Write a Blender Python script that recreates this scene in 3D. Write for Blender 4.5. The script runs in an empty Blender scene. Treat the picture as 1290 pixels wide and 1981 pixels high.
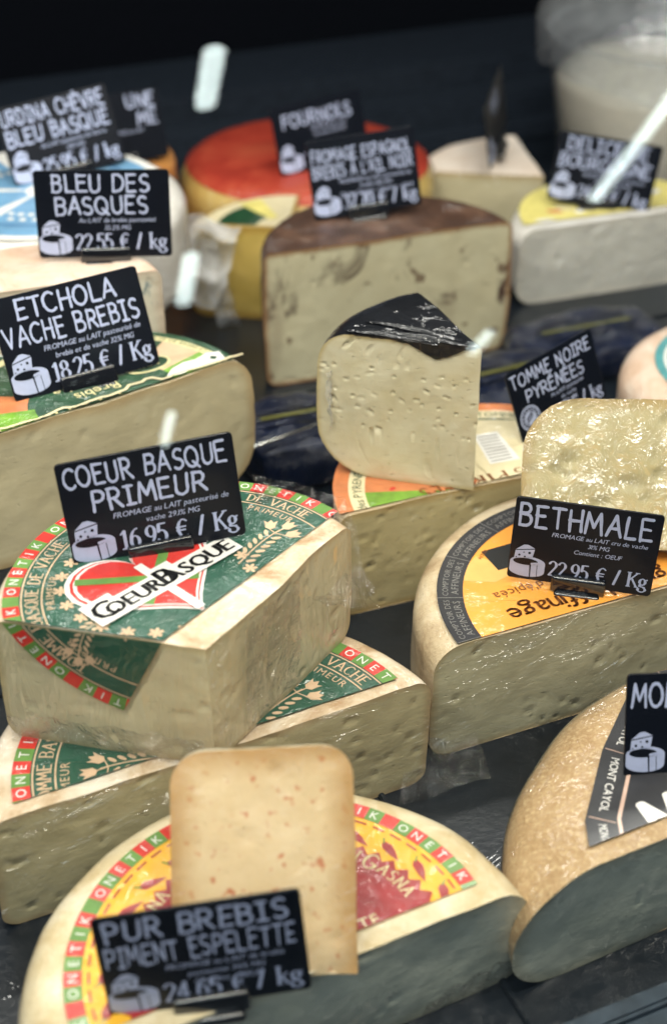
import bpy, bmesh, math, random
import numpy as np
from mathutils import Vector, Matrix, noise, geometry

scene = bpy.context.scene
COL = scene.collection
RAD = math.radians

# ------------------------------------------------------------------ camera
cam_data = bpy.data.cameras.new('camera')
cam = bpy.data.objects.new('camera', cam_data)
COL.objects.link(cam)
cam.location = (0, 0, 0.68)
cam.rotation_euler = (RAD(90 - 34), 0, 0)
cam_data.sensor_fit = 'VERTICAL'
cam_data.sensor_height = 36
cam_data.sensor_width = 36
cam_data.lens = 36 * 2750 / 1981
cam_data.clip_start = 0.02
cam_data.clip_end = 60
cam_data.dof.use_dof = True
cam_data.dof.focus_distance = 0.93
cam_data.dof.aperture_fstop = 4.2
scene.camera = cam

# ------------------------------------------------------------------ world
world = bpy.data.worlds.new('World')
scene.world = world
world.use_nodes = True
bg = world.node_tree.nodes['Background']
bg.inputs[0].default_value = (0.62, 0.78, 1.0, 1)
bg.inputs[1].default_value = 0.035

# ------------------------------------------------------------------ lamps of the display case, plus an added fill
YAW = RAD(24)                                   # the counter runs 24 degrees off the camera's right
EX = Vector((math.cos(YAW), math.sin(YAW), 0))  # along the counter
EN = Vector((-math.sin(YAW), math.cos(YAW), 0)) # into the counter


def case(u, n, z):
    return EX * u + EN * n + Vector((0, 0, z))


def strip_lamp(name, u, n, z, length, width, power, color, aim):
    l = bpy.data.lights.new(name, 'AREA')
    l.shape = 'RECTANGLE'
    l.size, l.size_y = length, width
    l.energy, l.color = power, color
    o = bpy.data.objects.new(name, l)
    COL.objects.link(o)
    p = case(u, n, z)
    zax = (p - aim).normalized()
    xax = (EX - zax * EX.dot(zax)).normalized()
    o.matrix_world = Matrix.Translation(p) @ Matrix((xax, zax.cross(xax), zax)).transposed().to_4x4()
    return o


strip_lamp('front_case_lamp', 0.25, 0.40, 1.02, 1.7, 0.034, 18.0, (1.0, 0.93, 0.80), case(0.25, 0.95, 0.0))
strip_lamp('rear_case_lamp', 0.25, 1.15, 1.05, 1.7, 0.04, 15.0, (1.0, 0.96, 0.89), case(0.25, 0.95, 0.0))

shop = bpy.data.lights.new('added_shop_fill', 'AREA')  # added fill light, kept out of the glass reflection, to brighten front cut faces
shop.shape, shop.size, shop.size_y, shop.energy, shop.color = 'RECTANGLE', 2.4, 1.4, 46.0, (.86, .94, 1.0)
so = bpy.data.objects.new('added_shop_fill', shop)
COL.objects.link(so)
so.location = (-.4, -1.6, 2.5)
so.rotation_euler = (Vector((-.4, -1.6, 2.5)) - Vector((0, -.9, 0))).to_track_quat('Z', 'Y').to_euler()

scene.view_settings.view_transform = 'Standard'
scene.view_settings.look = 'None'
scene.view_settings.exposure = 0.0
scene.view_settings.gamma = 1.0
scene.view_settings.use_curve_mapping = False
scene.cycles.max_bounces = 7
scene.cycles.diffuse_bounces = 3
scene.cycles.glossy_bounces = 3
scene.cycles.transparent_max_bounces = 16
scene.cycles.caustics_reflective = False
scene.cycles.caustics_refractive = False
scene.cycles.sample_clamp_indirect = 6.0


# ================================================================== materials
class Nodes:
    def __init__(self, name):
        self.m = bpy.data.materials.new(name)
        self.m.use_nodes = True
        self.t = self.m.node_tree
        self.p = self.t.nodes['Principled BSDF']
        self.tc = self.t.nodes.new('ShaderNodeTexCoord')

    def n(self, kind, **kw):
        x = self.t.nodes.new(kind)
        for k, v in kw.items():
            setattr(x, k, v)
        return x

    def link(self, a, b):
        self.t.links.new(a, b)

    def coords(self, scale=(1, 1, 1), rot=(0, 0, 0)):
        mp = self.n('ShaderNodeMapping')
        mp.inputs['Scale'].default_value = scale
        mp.inputs['Rotation'].default_value = rot
        self.link(self.tc.outputs['Object'], mp.inputs[0])
        return mp.outputs[0]

    def noise(self, scale, detail=3, rough=.55, dist=0, vec=None):
        x = self.n('ShaderNodeTexNoise')
        x.inputs['Scale'].default_value = scale
        x.inputs['Detail'].default_value = detail
        x.inputs['Roughness'].default_value = rough
        x.inputs['Distortion'].default_value = dist
        self.link(vec if vec is not None else self.tc.outputs['Object'], x.inputs['Vector'])
        return x.outputs['Fac']

    def ramp(self, fac, stops):
        r = self.n('ShaderNodeValToRGB')
        e = r.color_ramp.elements
        while len(e) < len(stops):
            e.new(0.5)
        for k, (pos, col) in enumerate(stops):
            e[k].position = pos
            e[k].color = (*col, 1) if len(col) == 3 else col
        self.link(fac, r.inputs[0])
        return r.outputs[0]

    def mix(self, fac, a, b):
        x = self.n('ShaderNodeMix', data_type='RGBA')
        for v, s in ((fac, 0), (a, 6), (b, 7)):
            if hasattr(v, 'is_linked'):
                self.link(v, x.inputs[s])
            elif isinstance(v, (int, float)):
                x.inputs[s].default_value = v
            else:
                x.inputs[s].default_value = (*v, 1)
        return x.outputs[2]

    def rangev(self, v, a, b, c, d):
        x = self.n('ShaderNodeMapRange')
        for i, k in enumerate((a, b, c, d)):
            x.inputs[i + 1].default_value = k
        self.link(v, x.inputs[0])
        return x.outputs[0]

    def math(self, op, a, b=None):
        x = self.n('ShaderNodeMath', operation=op)
        for i, v in enumerate((a, b)):
            if v is None:
                continue
            if hasattr(v, 'is_linked'):
                self.link(v, x.inputs[i])
            else:
                x.inputs[i].default_value = v
        return x.outputs[0]

    def bump(self, h, strength, dist, prev=None):
        x = self.n('ShaderNodeBump')
        x.inputs['Strength'].default_value = strength
        x.inputs['Distance'].default_value = dist
        self.link(h, x.inputs['Height'])
        if prev is not None:
            self.link(prev, x.inputs['Normal'])
        return x.outputs[0]

    def set(self, **kw):
        names = dict(rough='Roughness', coat='Coat Weight', coat_rough='Coat Roughness', sss='Subsurface Weight',
                     spec='Specular IOR Level', metal='Metallic', base='Base Color', normal='Normal',
                     coat_normal='Coat Normal', coat_ior='Coat IOR', trans='Transmission Weight', alpha='Alpha')
        film_n = kw.pop('coat_normal', None)
        if film_n is not None:                               # a layer of cling film over the surface
            amount, rgh = kw.pop('coat', 1.0), kw.pop('coat_rough', .1)
            gl = self.n('ShaderNodeBsdfGlossy')
            gl.inputs['Roughness'].default_value = rgh
            self.link(film_n, gl.inputs['Normal'])
            fr = self.n('ShaderNodeFresnel')
            geo = self.n('ShaderNodeNewGeometry')
            self.link(self.rangev(geo.outputs['Backfacing'], 0, 1, 1.5, 1 / 1.5), fr.inputs[0])
            mx = self.n('ShaderNodeMixShader')
            self.link(self.math('MULTIPLY', fr.outputs[0], amount * 2.0), mx.inputs[0])   # film has two faces
            self.link(self.p.outputs[0], mx.inputs[1])
            self.link(gl.outputs[0], mx.inputs[2])
            self.link(mx.outputs[0], self.t.nodes['Material Output'].inputs[0])
        for k, v in kw.items():
            s = self.p.inputs[names[k]]
            if hasattr(v, 'is_linked'):
                self.link(v, s)
            elif isinstance(v, (tuple, list)):
                s.default_value = (*v, 1)
            else:
                s.default_value = v
        if 'sss' in kw:
            self.p.inputs['Subsurface Radius'].default_value = (1, .75, .45)
            self.p.inputs['Subsurface Scale'].default_value = 0.006
        return self.m

    def film_normal(self, strength=.5, scale=34, stretch=(1, 1, 1), rot=(0, 0, 0)):
        """cling-film creases: ridged, stretched noise"""
        v = self.coords(stretch, rot)
        a = self.noise(scale, 4, .6, 1.6, v)
        ridge = self.math('ABSOLUTE', self.math('SUBTRACT', a, .5))
        b = self.noise(scale * .35, 2, .5, .5, v)
        sharp = self.rangev(ridge, 0, .035, 1, 0)
        where = self.rangev(self.noise(scale * .25, 2, .5, 0, v), .45, .65, 0, 1)
        h = self.math('ADD', self.math('MULTIPLY', ridge, 1.0), self.math('MULTIPLY', b, .8))
        h = self.math('ADD', h, self.math('MULTIPLY', self.math('MULTIPLY', sharp, where), .35))
        return self.bump(h, min(1, strength), .018 * max(1, strength))


def paste_mat(name, a, b, edge, film=.6, pits=.35, edge_w=.010, sss=.12, wr=.45, rough=.5, stretch=(1, 1, 1),
              spots=None, speck=None, film_rough=.12, rot=(0, 0, 0), fscale=34, mott=26, spot_z=1.0):
    N = Nodes(name)
    c = N.ramp(N.noise(mott, 5, .6, .4), [(.3, a), (.7, b)])
    if spots:                                               # veins or crumbs of another colour
        col, scale, lo, hi = spots
        f = N.noise(scale, 4, .65, .8, N.coords((1, 1, spot_z)))
        c = N.mix(N.rangev(f, lo, hi, 0, 1), c, col)
        if spot_z < .9:
            c = N.mix(N.rangev(N.noise(scale * 1.3, 2, .5, .2, N.coords((1, 1, spot_z * .3))), .55, .78, 0, .65), c, tuple(x * 2.2 for x in col))
    if speck:
        col, scale, lo, hi = speck
        c = N.mix(N.rangev(N.noise(scale, 2, .5, 0), lo, hi, 0, .85), c, col)
    at = N.n('ShaderNodeAttribute', attribute_name='edge')
    wob = N.math('ADD', at.outputs['Fac'], N.math('MULTIPLY', N.math('SUBTRACT', N.noise(60, 3), .5), edge_w * .7))
    c = N.mix(N.rangev(wob, edge_w * .1, edge_w, 1, 0), c, edge)
    v = N.coords((1, 1, 2.6))
    holes = N.rangev(N.noise(170, 2, .45, .3, v), .27, .33, 0, 1)
    c = N.mix(N.rangev(holes, 0, .5, pits, 0), c, tuple(x * .55 for x in a))  # shade inside the small holes painted into the base colour
    h = N.math('ADD', N.math('MULTIPLY', holes, .8), N.math('MULTIPLY', N.noise(420, 3), .25))
    nb = N.bump(h, .45, .0014)
    nb = N.bump(N.noise(55, 3), .2, .003, nb)
    nb = N.bump(N.noise(240, 3, .6, .2, N.coords((.10, .10, 1), (0, .12, 0))), .14, .0014, nb)   # knife drag
    return N.set(base=c, normal=nb, rough=rough, sss=sss, coat=film, coat_rough=film_rough,
                 coat_normal=N.film_normal(wr, fscale, stretch, rot), spec=.35)


def rind_mat(name, stops, scale=30, fine=300, film=.5, bump=.5, rough=.65, wr=.4, speck=None, sss=0.0,
             film_rough=.14, weave=None):
    N = Nodes(name)
    c = N.ramp(N.noise(scale, 7, .66, .5), stops)
    if speck:
        col, s, lo, hi = speck
        c = N.mix(N.rangev(N.noise(s, 4, .7, .4), lo, hi, 0, .9), c, col)
    h = N.math('ADD', N.math('MULTIPLY', N.noise(scale * 2.5, 5, .7), 1.0), N.math('MULTIPLY', N.noise(fine, 3), .45))
    if weave:                                               # cloth-pressed rind: small ridges
        w = N.n('ShaderNodeTexWave')
        w.inputs['Scale'].default_value = weave
        w.inputs['Distortion'].default_value = 3
        N.link(N.coords((1, 1, 1), (0, 0, .6)), w.inputs['Vector'])
        h = N.math('ADD', h, N.math('MULTIPLY', w.outputs['Fac'], .5))
        c = N.mix(N.math('MULTIPLY', w.outputs['Fac'], .4), c, stops[-1][1])
    return N.set(base=c, normal=N.bump(h, bump, .003), rough=rough, coat=film, coat_rough=film_rough, sss=sss,
                 coat_normal=N.film_normal(wr), spec=.3)


def plain(name, col, rough=.5, coat=0., wr=0., var=.12, spec=.4, metal=0., coat_rough=.1, nscale=90):
    N = Nodes(name)
    lo = tuple(max(0, x * (1 - var)) for x in col)
    hi = tuple(min(1, x * (1 + var)) for x in col)
    c = N.ramp(N.noise(nscale, 3), [(.3, lo), (.7, hi)])
    kw = dict(base=c, rough=rough, coat=coat, coat_rough=coat_rough, spec=spec, metal=metal)
    if wr:
        kw['coat_normal'] = N.film_normal(wr)
    return N.set(**kw)


def film_mat(name, tint=(1, 1, 1), fac=.10, rough=.10, wr=.6, scale=50, ior=1.5, milk=0.0):
    """clear plastic film: see-through with creased highlights"""
    N = Nodes(name)
    t, out = N.t, N.t.nodes['Material Output']
    N.t.nodes.remove(N.p)
    tr = N.n('ShaderNodeBsdfTransparent')
    tr.inputs[0].default_value = (*tint, 1)
    gl = N.n('ShaderNodeBsdfGlossy')
    gl.inputs['Roughness'].default_value = rough
    nb = N.film_normal(wr, scale) if wr else None
    if nb:
        N.link(nb, gl.inputs['Normal'])
    fr = N.n('ShaderNodeFresnel')
    geo = N.n('ShaderNodeNewGeometry')
    N.link(N.rangev(geo.outputs['Backfacing'], 0, 1, ior, 1 / ior), fr.inputs[0])   # same reflectance from both sides
    if nb:
        N.link(nb, fr.inputs['Normal'])
    f = N.math('ADD', fr.outputs[0], fac) if fac else fr.outputs[0]
    mx = N.n('ShaderNodeMixShader')
    N.link(f, mx.inputs[0])
    N.link(tr.outputs[0], mx.inputs[1])
    N.link(gl.outputs[0], mx.inputs[2])
    sh = mx.outputs[0]
    if milk:
        df = N.n('ShaderNodeBsdfDiffuse')
        df.inputs[0].default_value = (.85, .87, .9, 1)
        m2 = N.n('ShaderNodeMixShader')
        N.link(N.rangev(N.noise(40, 4, .6, 1), .35, .7, milk * .5, milk), m2.inputs[0])
        N.link(sh, m2.inputs[1])
        N.link(df.outputs[0], m2.inputs[2])
        sh = m2.outputs[0]
    N.link(sh, out.inputs[0])
    return N.m


def emit_mat(name, col, strength):
    N = Nodes(name)
    N.p.inputs['Base Color'].default_value = (.9, .9, .9, 1)
    N.p.inputs['Emission Color'].default_value = (*col, 1)
    N.p.inputs['Emission Strength'].default_value = strength
    return N.m


FILM = film_mat('cling_film', fac=.05, wr=.7)
FILM_MILK = film_mat('cloudy_film', fac=.08, wr=.8, milk=.35)
SIGN_BLACK = plain('sign_black', (.0035, .005, .010), rough=.35, spec=.25, coat=.12, coat_rough=.08)
SIGN_INK = plain('sign_ink', (.46, .51, .72), rough=.6, var=.06)
CLIP_BLACK = plain('clip_black', (.008, .009, .012), rough=.12, spec=.6, coat=.8)
PIN_STEEL = plain('pin_steel', (.6, .6, .58), rough=.25, metal=1.0)


# ================================================================== mesh helpers
def add_obj(name, verts, faces, mat=None, parent=None, smooth=True, attr=None):
    me = bpy.data.meshes.new(name)
    me.from_pydata([tuple(v) for v in verts], [], faces)
    if attr is not None:
        a = me.attributes.new('edge', 'FLOAT', 'POINT')
        a.data.foreach_set('value', np.asarray(attr, dtype=np.float32))
    if smooth:
        me.polygons.foreach_set('use_smooth', [True] * len(me.polygons))
    me.update()
    if mat:
        me.materials.append(mat)
    o = bpy.data.objects.new(name, me)
    COL.objects.link(o)
    if parent:
        o.parent = parent
    return o


def from_bm(name, bm, mat=None, parent=None, smooth=False):
    me = bpy.data.meshes.new(name)
    bm.to_mesh(me)
    bm.free()
    if smooth:
        me.polygons.foreach_set('use_smooth', [True] * len(me.polygons))
    if mat:
        me.materials.append(mat)
    o = bpy.data.objects.new(name, me)
    COL.objects.link(o)
    if parent:
        o.parent = parent
    return o


def thing(name, label, cat, loc=(0, 0, 0), group=None):
    o = bpy.data.objects.new(name, None)
    o.empty_display_size = .02
    COL.objects.link(o)
    o.location = loc
    o['label'] = label
    o['category'] = cat
    if group:
        o['group'] = group
    return o


def rbox(name, lo, hi, bevel, mat, parent=None, seg=3):
    bm = bmesh.new()
    bmesh.ops.create_cube(bm, size=1)
    for v in bm.verts:
        for k in range(3):
            v.co[k] = lo[k] + (v.co[k] + .5) * (hi[k] - lo[k])
    if bevel:
        bmesh.ops.bevel(bm, geom=bm.edges[:], offset=bevel, segments=seg, affect='EDGES', profile=.5)
    return from_bm(name, bm, mat, parent, True)


def auto_smooth(o, ang=40):
    me = o.data
    bm = bmesh.new()
    bm.from_mesh(me)
    for e in bm.edges:
        if len(e.link_faces) == 2 and e.calc_face_angle(0) > RAD(ang):
            e.smooth = False
    bm.to_mesh(me)
    bm.free()


def nz(p, f, seed):
    return noise.noise_vector(Vector((p[0] * f + seed * 3.7, p[1] * f - seed * 1.3, p[2] * f + seed)))


# ================================================================== wheels of cheese
class Wheel:
    """A wheel of cheese, whole or cut. The piece spans the directions t1..t2 (degrees) as seen from the
    point `apex` (relative to the wheel's centre); t2 = t1 + 180 is a straight cut across."""

    def __init__(s, name, label, c, R, h, z0, t1, t2, rind, paste, apex=(0, 0), rt=.010, rb=.010, bulge=.0,
                 seed=1, pits=40, pit_size=(.001, .0026), pit_depth=.0018, wob=.0014, res=.0020, cat='cheese', lean=None,
                 dome=0.0):
        s.c, s.R, s.h, s.z0, s.t1, s.t2, s.apex = c, R, h, z0, RAD(t1), RAD(t2), np.array(apex, float)
        s.rt, s.rb, s.bulge, s.seed, s.wob, s.dome = rt, rb, bulge, seed, wob, dome
        s.root = thing(name, label, cat, (c[0], c[1], z0))
        s.full = t2 - t1 >= 359
        rng = random.Random(seed)
        prof = []
        for k in range(9):
            a = RAD(-90 + 90 * k / 8)
            prof.append((-rb + rb * math.cos(a), rb + rb * math.sin(a)))
        nm = max(4, int((h - rt - rb) / (res * 1.5)))
        for k in range(1, nm):
            prof.append((0, rb + (h - rt - rb) * k / nm))
        for k in range(9):
            a = RAD(90 * k / 8)
            prof.append((-rt + rt * math.cos(a), h - rt + rt * math.sin(a)))
        s.prof = [(R + dr + bulge * math.sin(math.pi * z / h), z) for dr, z in prof]
        nphi = max(10, int(math.degrees(s.t2 - s.t1) / 2.5))
        nr = 18
        V, Fc = [], []
        cols = []
        for i in range(nphi + (0 if s.full else 1)):
            ph = s.t1 + (s.t2 - s.t1) * i / nphi
            col = []
            for f in (0.001, .5):
                col.append(s.pt(ph, f, 0))
            for k in range(len(s.prof)):
                col.append(s.pt(ph, 1, k))
            for j in range(1, nr + 1):
                col.append(s.pt(ph, max(.001, 1 - j / nr), len(s.prof) - 1))
            cols.append(range(len(V), len(V) + len(col)))
            V += col
        n = len(cols)
        for i in range(n if s.full else n - 1):
            a, b = cols[i], cols[(i + 1) % n]
            for j in range(len(a) - 1):
                Fc.append((a[j], b[j], b[j + 1], a[j + 1]))
        s.rind = add_obj('rind', V, Fc, rind, s.root)
        if not s.full:
            if abs(t2 - t1 - 180) < .2:
                s.face([(s.t2, -1), (s.t1, 1)], paste, rng, pits, pit_size, pit_depth, res)
            else:
                s.face([(s.t1, 1)], paste, rng, pits, pit_size, pit_depth, res)
                s.face([(s.t2, -1)], paste, rng, pits, pit_size, pit_depth, res)

    def rho(s, ph, r):
        u = np.array((math.cos(ph), math.sin(ph)))
        b = s.apex @ u
        return -b + math.sqrt(max(1e-9, b * b - (s.apex @ s.apex - r * r)))

    def raw(s, ph, f, k):
        r, z = s.prof[k]
        d = s.rho(ph, r) * f
        x, y = s.apex[0] + d * math.cos(ph), s.apex[1] + d * math.sin(ph)
        if s.dome:
            z += s.dome * (z / s.h) * (1 - (x * x + y * y) / (s.R * s.R))
        return np.array((x, y, z))

    def disp(s, p):
        a = nz(p, 22, s.seed)
        b = nz(p, 90, s.seed + 5)
        d = np.array(a) * s.wob + np.array(b) * s.wob * .25
        d[2] *= min(1, max(0, p[2]) / .01)
        return p + d

    def pt(s, ph, f, k):
        return s.disp(s.raw(ph, f, k))

    def face(s, sides, mat, rng, pits, size, depth, res):
        K = len(s.prof)
        P, E = [], []
        cols = []
        for ph, sg in sides:
            L = s.rho(ph, s.prof[K // 2][0])
            nc = max(8, int(L / res))
            fr = [1 - (1 - j / nc) ** 1.0 for j in range(nc + 1)]
            if len(sides) == 2 and sg == 1:
                fr = fr[1:]
            if sg == -1:
                fr = fr[::-1]
            cols += [(ph, f) for f in fr]
        nrow = K
        norm = np.array((math.sin(sides[-1][0]), -math.cos(sides[-1][0]), 0)) * (1 if sides[-1][1] == 1 else -1)
        for ph, f in cols:
            for k in range(nrow):
                p = s.raw(ph, f, k)
                P.append(p)
                r, z = s.prof[k]
                E.append(min(z, s.h - z, (1 - f) * s.rho(ph, r)))
        P = np.array(P)
        E = np.array(E)
        D = np.zeros(len(P))
        for _ in range(pits):
            q = P[rng.randrange(len(P))]
            if rng.random() < .3 and pits > 4:
                q = q + np.array((0, 0, rng.uniform(-.004, .004)))
            r = rng.uniform(*size)
            el = rng.uniform(1.1, 3.0)
            slope = rng.uniform(-.5, .2)
            dv = P - q
            al = dv[:, 0] * math.cos(sides[0][0]) + dv[:, 1] * math.sin(sides[0][0])
            hd = al / (r * el)
            vd = (dv[:, 2] + slope * al) / r
            D -= depth * rng.uniform(.4, 1) * np.exp(-1.3 * (hd ** 2 + vd ** 2) ** 2)
        D *= np.clip(E / .004, 0, 1)
        Q = np.array([s.disp(p) for p in P]) + norm * D[:, None]
        n = len(cols)
        fc = [(i * nrow + k, (i + 1) * nrow + k, (i + 1) * nrow + k + 1, i * nrow + k + 1)
              for i in range(n - 1) for k in range(nrow - 1)]
        o = add_obj('cut_face', Q, fc, mat, s.root, True, E)
        return o

    def cuts(s, margin=(0, 0)):
        """half-planes (point, inward normal) of the piece in local xy, for trimming its label"""
        if s.full:
            return []
        out = []
        n1 = np.array((-math.sin(s.t1), math.cos(s.t1)))
        n2 = np.array((math.sin(s.t2), -math.cos(s.t2)))
        out.append((s.apex + n1 * margin[0], n1))
        if abs(s.t2 - s.t1 - math.pi) > .01:
            out.append((s.apex + n2 * margin[1], n2))
        return out


# ================================================================== flat print
def clip_poly(poly, pt, n):
    out = []
    m = len(poly)
    for i in range(m):
        a, b = poly[i], poly[(i + 1) % m]
        da = (a[0] - pt[0]) * n[0] + (a[1] - pt[1]) * n[1]
        db = (b[0] - pt[0]) * n[0] + (b[1] - pt[1]) * n[1]
        if da >= 0:
            out.append(a)
        if (da >= 0) != (db >= 0):
            t = da / (da - db)
            out.append((a[0] + (b[0] - a[0]) * t, a[1] + (b[1] - a[1]) * t))
    return out


def arc(cx, cy, rx, ry, a0, a1, n=9):
    return [(cx + rx * math.cos(RAD(a0 + (a1 - a0) * k / n)), cy + ry * math.sin(RAD(a0 + (a1 - a0) * k / n)))
            for k in range(n + 1)]


# hand-made letter strokes: height 1, width given first
G = {
    'A': (.66, [[(0, 0), (.33, 1), (.66, 0)], [(.13, .36), (.54, .36)]]),
    'B': (.58, [[(.04, 0), (.04, 1)], [(.04, 1), (.3, 1)] + arc(.3, .77, .22, .23, 90, -90)[1:] + [(.04, .54)],
                [(.04, .54), (.32, .54)] + arc(.32, .27, .25, .27, 90, -90)[1:] + [(.04, 0)]]),
    'C': (.62, [arc(.36, .5, .36, .5, 48, 312, 14)]),
    'D': (.64, [[(.04, 0), (.04, 1)], [(.04, 1), (.2, 1)] + arc(.2, .5, .42, .5, 90, -90, 12)[1:] + [(.04, 0)]]),
    'E': (.54, [[(.04, 0), (.04, 1)], [(.04, 1), (.54, 1)], [(.04, .53), (.44, .53)], [(.04, 0), (.54, 0)]]),
    'F': (.52, [[(.04, 0), (.04, 1)], [(.04, 1), (.52, 1)], [(.04, .53), (.42, .53)]]),
    'G': (.66, [arc(.36, .5, .36, .5, 48, 350, 14) + [(.4, .44)]]),
    'H': (.62, [[(.04, 0), (.04, 1)], [(.58, 0), (.58, 1)], [(.04, .52), (.58, .52)]]),
    'I': (.40, [[(.2, 0), (.2, 1)], [(0, 1), (.4, 1)], [(0, 0), (.4, 0)]]),
    'i': (.12, [[(.06, 0), (.06, 1)]]),
    'K': (.6, [[(.04, 0), (.04, 1)], [(.58, 1), (.06, .44)], [(.22, .6), (.6, 0)]]),
    'L': (.5, [[(.04, 1), (.04, 0), (.5, 0)]]),
    'M': (.76, [[(.0, 0), (.1, 1), (.38, .3), (.66, 1), (.76, 0)]]),
    'N': (.64, [[(.04, 0), (.04, 1), (.6, 0), (.6, 1)]]),
    'O': (.7, [arc(.35, .5, .35, .5, 80, 440, 18)]),
    'P': (.56, [[(.04, 0), (.04, 1)], [(.04, 1), (.28, 1)] + arc(.28, .73, .26, .27, 90, -90)[1:] + [(.04, .46)]]),
    'Q': (.72, [arc(.35, .5, .35, .5, 80, 440, 18), [(.42, .26), (.74, -.08)]]),
    'R': (.6, [[(.04, 0), (.04, 1)], [(.04, 1), (.28, 1)] + arc(.28, .74, .26, .26, 90, -90)[1:] + [(.04, .48)],
               [(.24, .48), (.6, 0)]]),
    'S': (.54, [arc(.28, .75, .24, .25, 40, 270, 10) + arc(.27, .25, .26, .25, 90, -140, 10)]),
    'T': (.62, [[(0, 1), (.62, 1)], [(.31, 1), (.31, 0)]]),
    'U': (.62, [[(.04, 1), (.04, .32)] + arc(.31, .3, .27, .3, 180, 360, 10) + [(.58, 1)]]),
    'V': (.64, [[(0, 1), (.32, 0), (.64, 1)]]),
    'Y': (.62, [[(0, 1), (.31, .5), (.62, 1)], [(.31, .5), (.31, 0)]]),
    "'": (.14, [[(.08, 1), (.05, .78)]]),
    '0': (.5, [arc(.25, .5, .25, .5, 90, 450, 16)]),
    '1': (.4, [[(.05, .82), (.24, 1), (.24, 0)], [(.04, 0), (.42, 0)]]),
    '2': (.5, [arc(.24, .74, .23, .26, 165, -30, 9) + [(.03, 0), (.5, 0)]]),
    '3': (.48, [arc(.22, .76, .2, .24, 150, -80, 9), arc(.22, .27, .25, .27, 85, -150, 10)]),
    '4': (.52, [[(.36, 0), (.36, 1), (.0, .28), (.52, .28)]]),
    '5': (.48, [[(.46, 1), (.1, 1), (.06, .56)] + arc(.22, .32, .25, .32, 115, -150, 10)]),
    '6': (.5, [arc(.42, .34, .38, .66, 88, 180, 8) + arc(.25, .31, .23, .31, 180, 540, 14)]),
    '7': (.48, [[(.02, 1), (.47, 1), (.17, 0)]]),
    '8': (.5, [arc(.25, .76, .2, .24, 90, 450, 14), arc(.25, .27, .25, .27, 90, 450, 14)]),
    '9': (.5, [arc(.25, .69, .23, .31, 0, 360, 14) + arc(.08, .66, .4, .66, 0, -88, 8)]),
    '%': (.7, [arc(.15, .8, .15, .2, 0, 360, 10), arc(.55, .2, .15, .2, 0, 360, 10), [(.6, 1), (.1, 0)]]),
    '.': (.14, [[(.06, .02), (.08, .06)]]),
    '/': (.34, [[(.0, -.04), (.3, 1.02)]]),
    '€': (.62, [arc(.38, .5, .3, .5, 52, 308, 14), [(-.02, .6), (.5, .6)], [(-.02, .42), (.46, .42)]]),
    'k': (.54, [[(.08, 0), (.08, 1.02)], [(.46, .62), (.1, .28)], [(.22, .4), (.52, 0)]]),
    'g': (.54, [arc(.24, .42, .19, .22, 0, 360, 14), [(.4, .56), (.54, .6)],
                [(.12, .24), (.08, .1), (.4, .06)] + arc(.25, -.13, .25, .17, 55, -200, 12)]),
    ' ': (.34, []),
}
ACC = {'É': ('E', [[(.2, 1.12), (.4, 1.3)]]), 'È': ('E', [[(.16, 1.3), (.36, 1.12)]]), 'À': ('A', [[(.2, 1.3), (.4, 1.12)]])}
for _k, (_b, _s) in ACC.items():
    G[_k] = (G[_b][0], G[_b][1] + _s)

_bf_cache = {}


def bf_glyph(ch):
    """triangles of one letter of Blender's built-in font, height of capitals about .73"""
    if ch in _bf_cache:
        return _bf_cache[ch]
    cu = bpy.data.curves.new('t', 'FONT')
    cu.body = ch
    cu.resolution_u = 2
    ob = bpy.data.objects.new('t', cu)
    me = bpy.data.meshes.new_from_object(ob)
    me.calc_loop_triangles()
    vs = [(v.co.x, v.co.y) for v in me.vertices]
    tr = [tuple(vs[i] for i in t.vertices) for t in me.loop_triangles]
    xs = [v[0] for v in vs] or [0, .25]
    r = (min(xs), max(xs), tr)
    bpy.data.objects.remove(ob)
    bpy.data.meshes.remove(me)
    bpy.data.curves.remove(cu)
    _bf_cache[ch] = r
    return r


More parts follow.
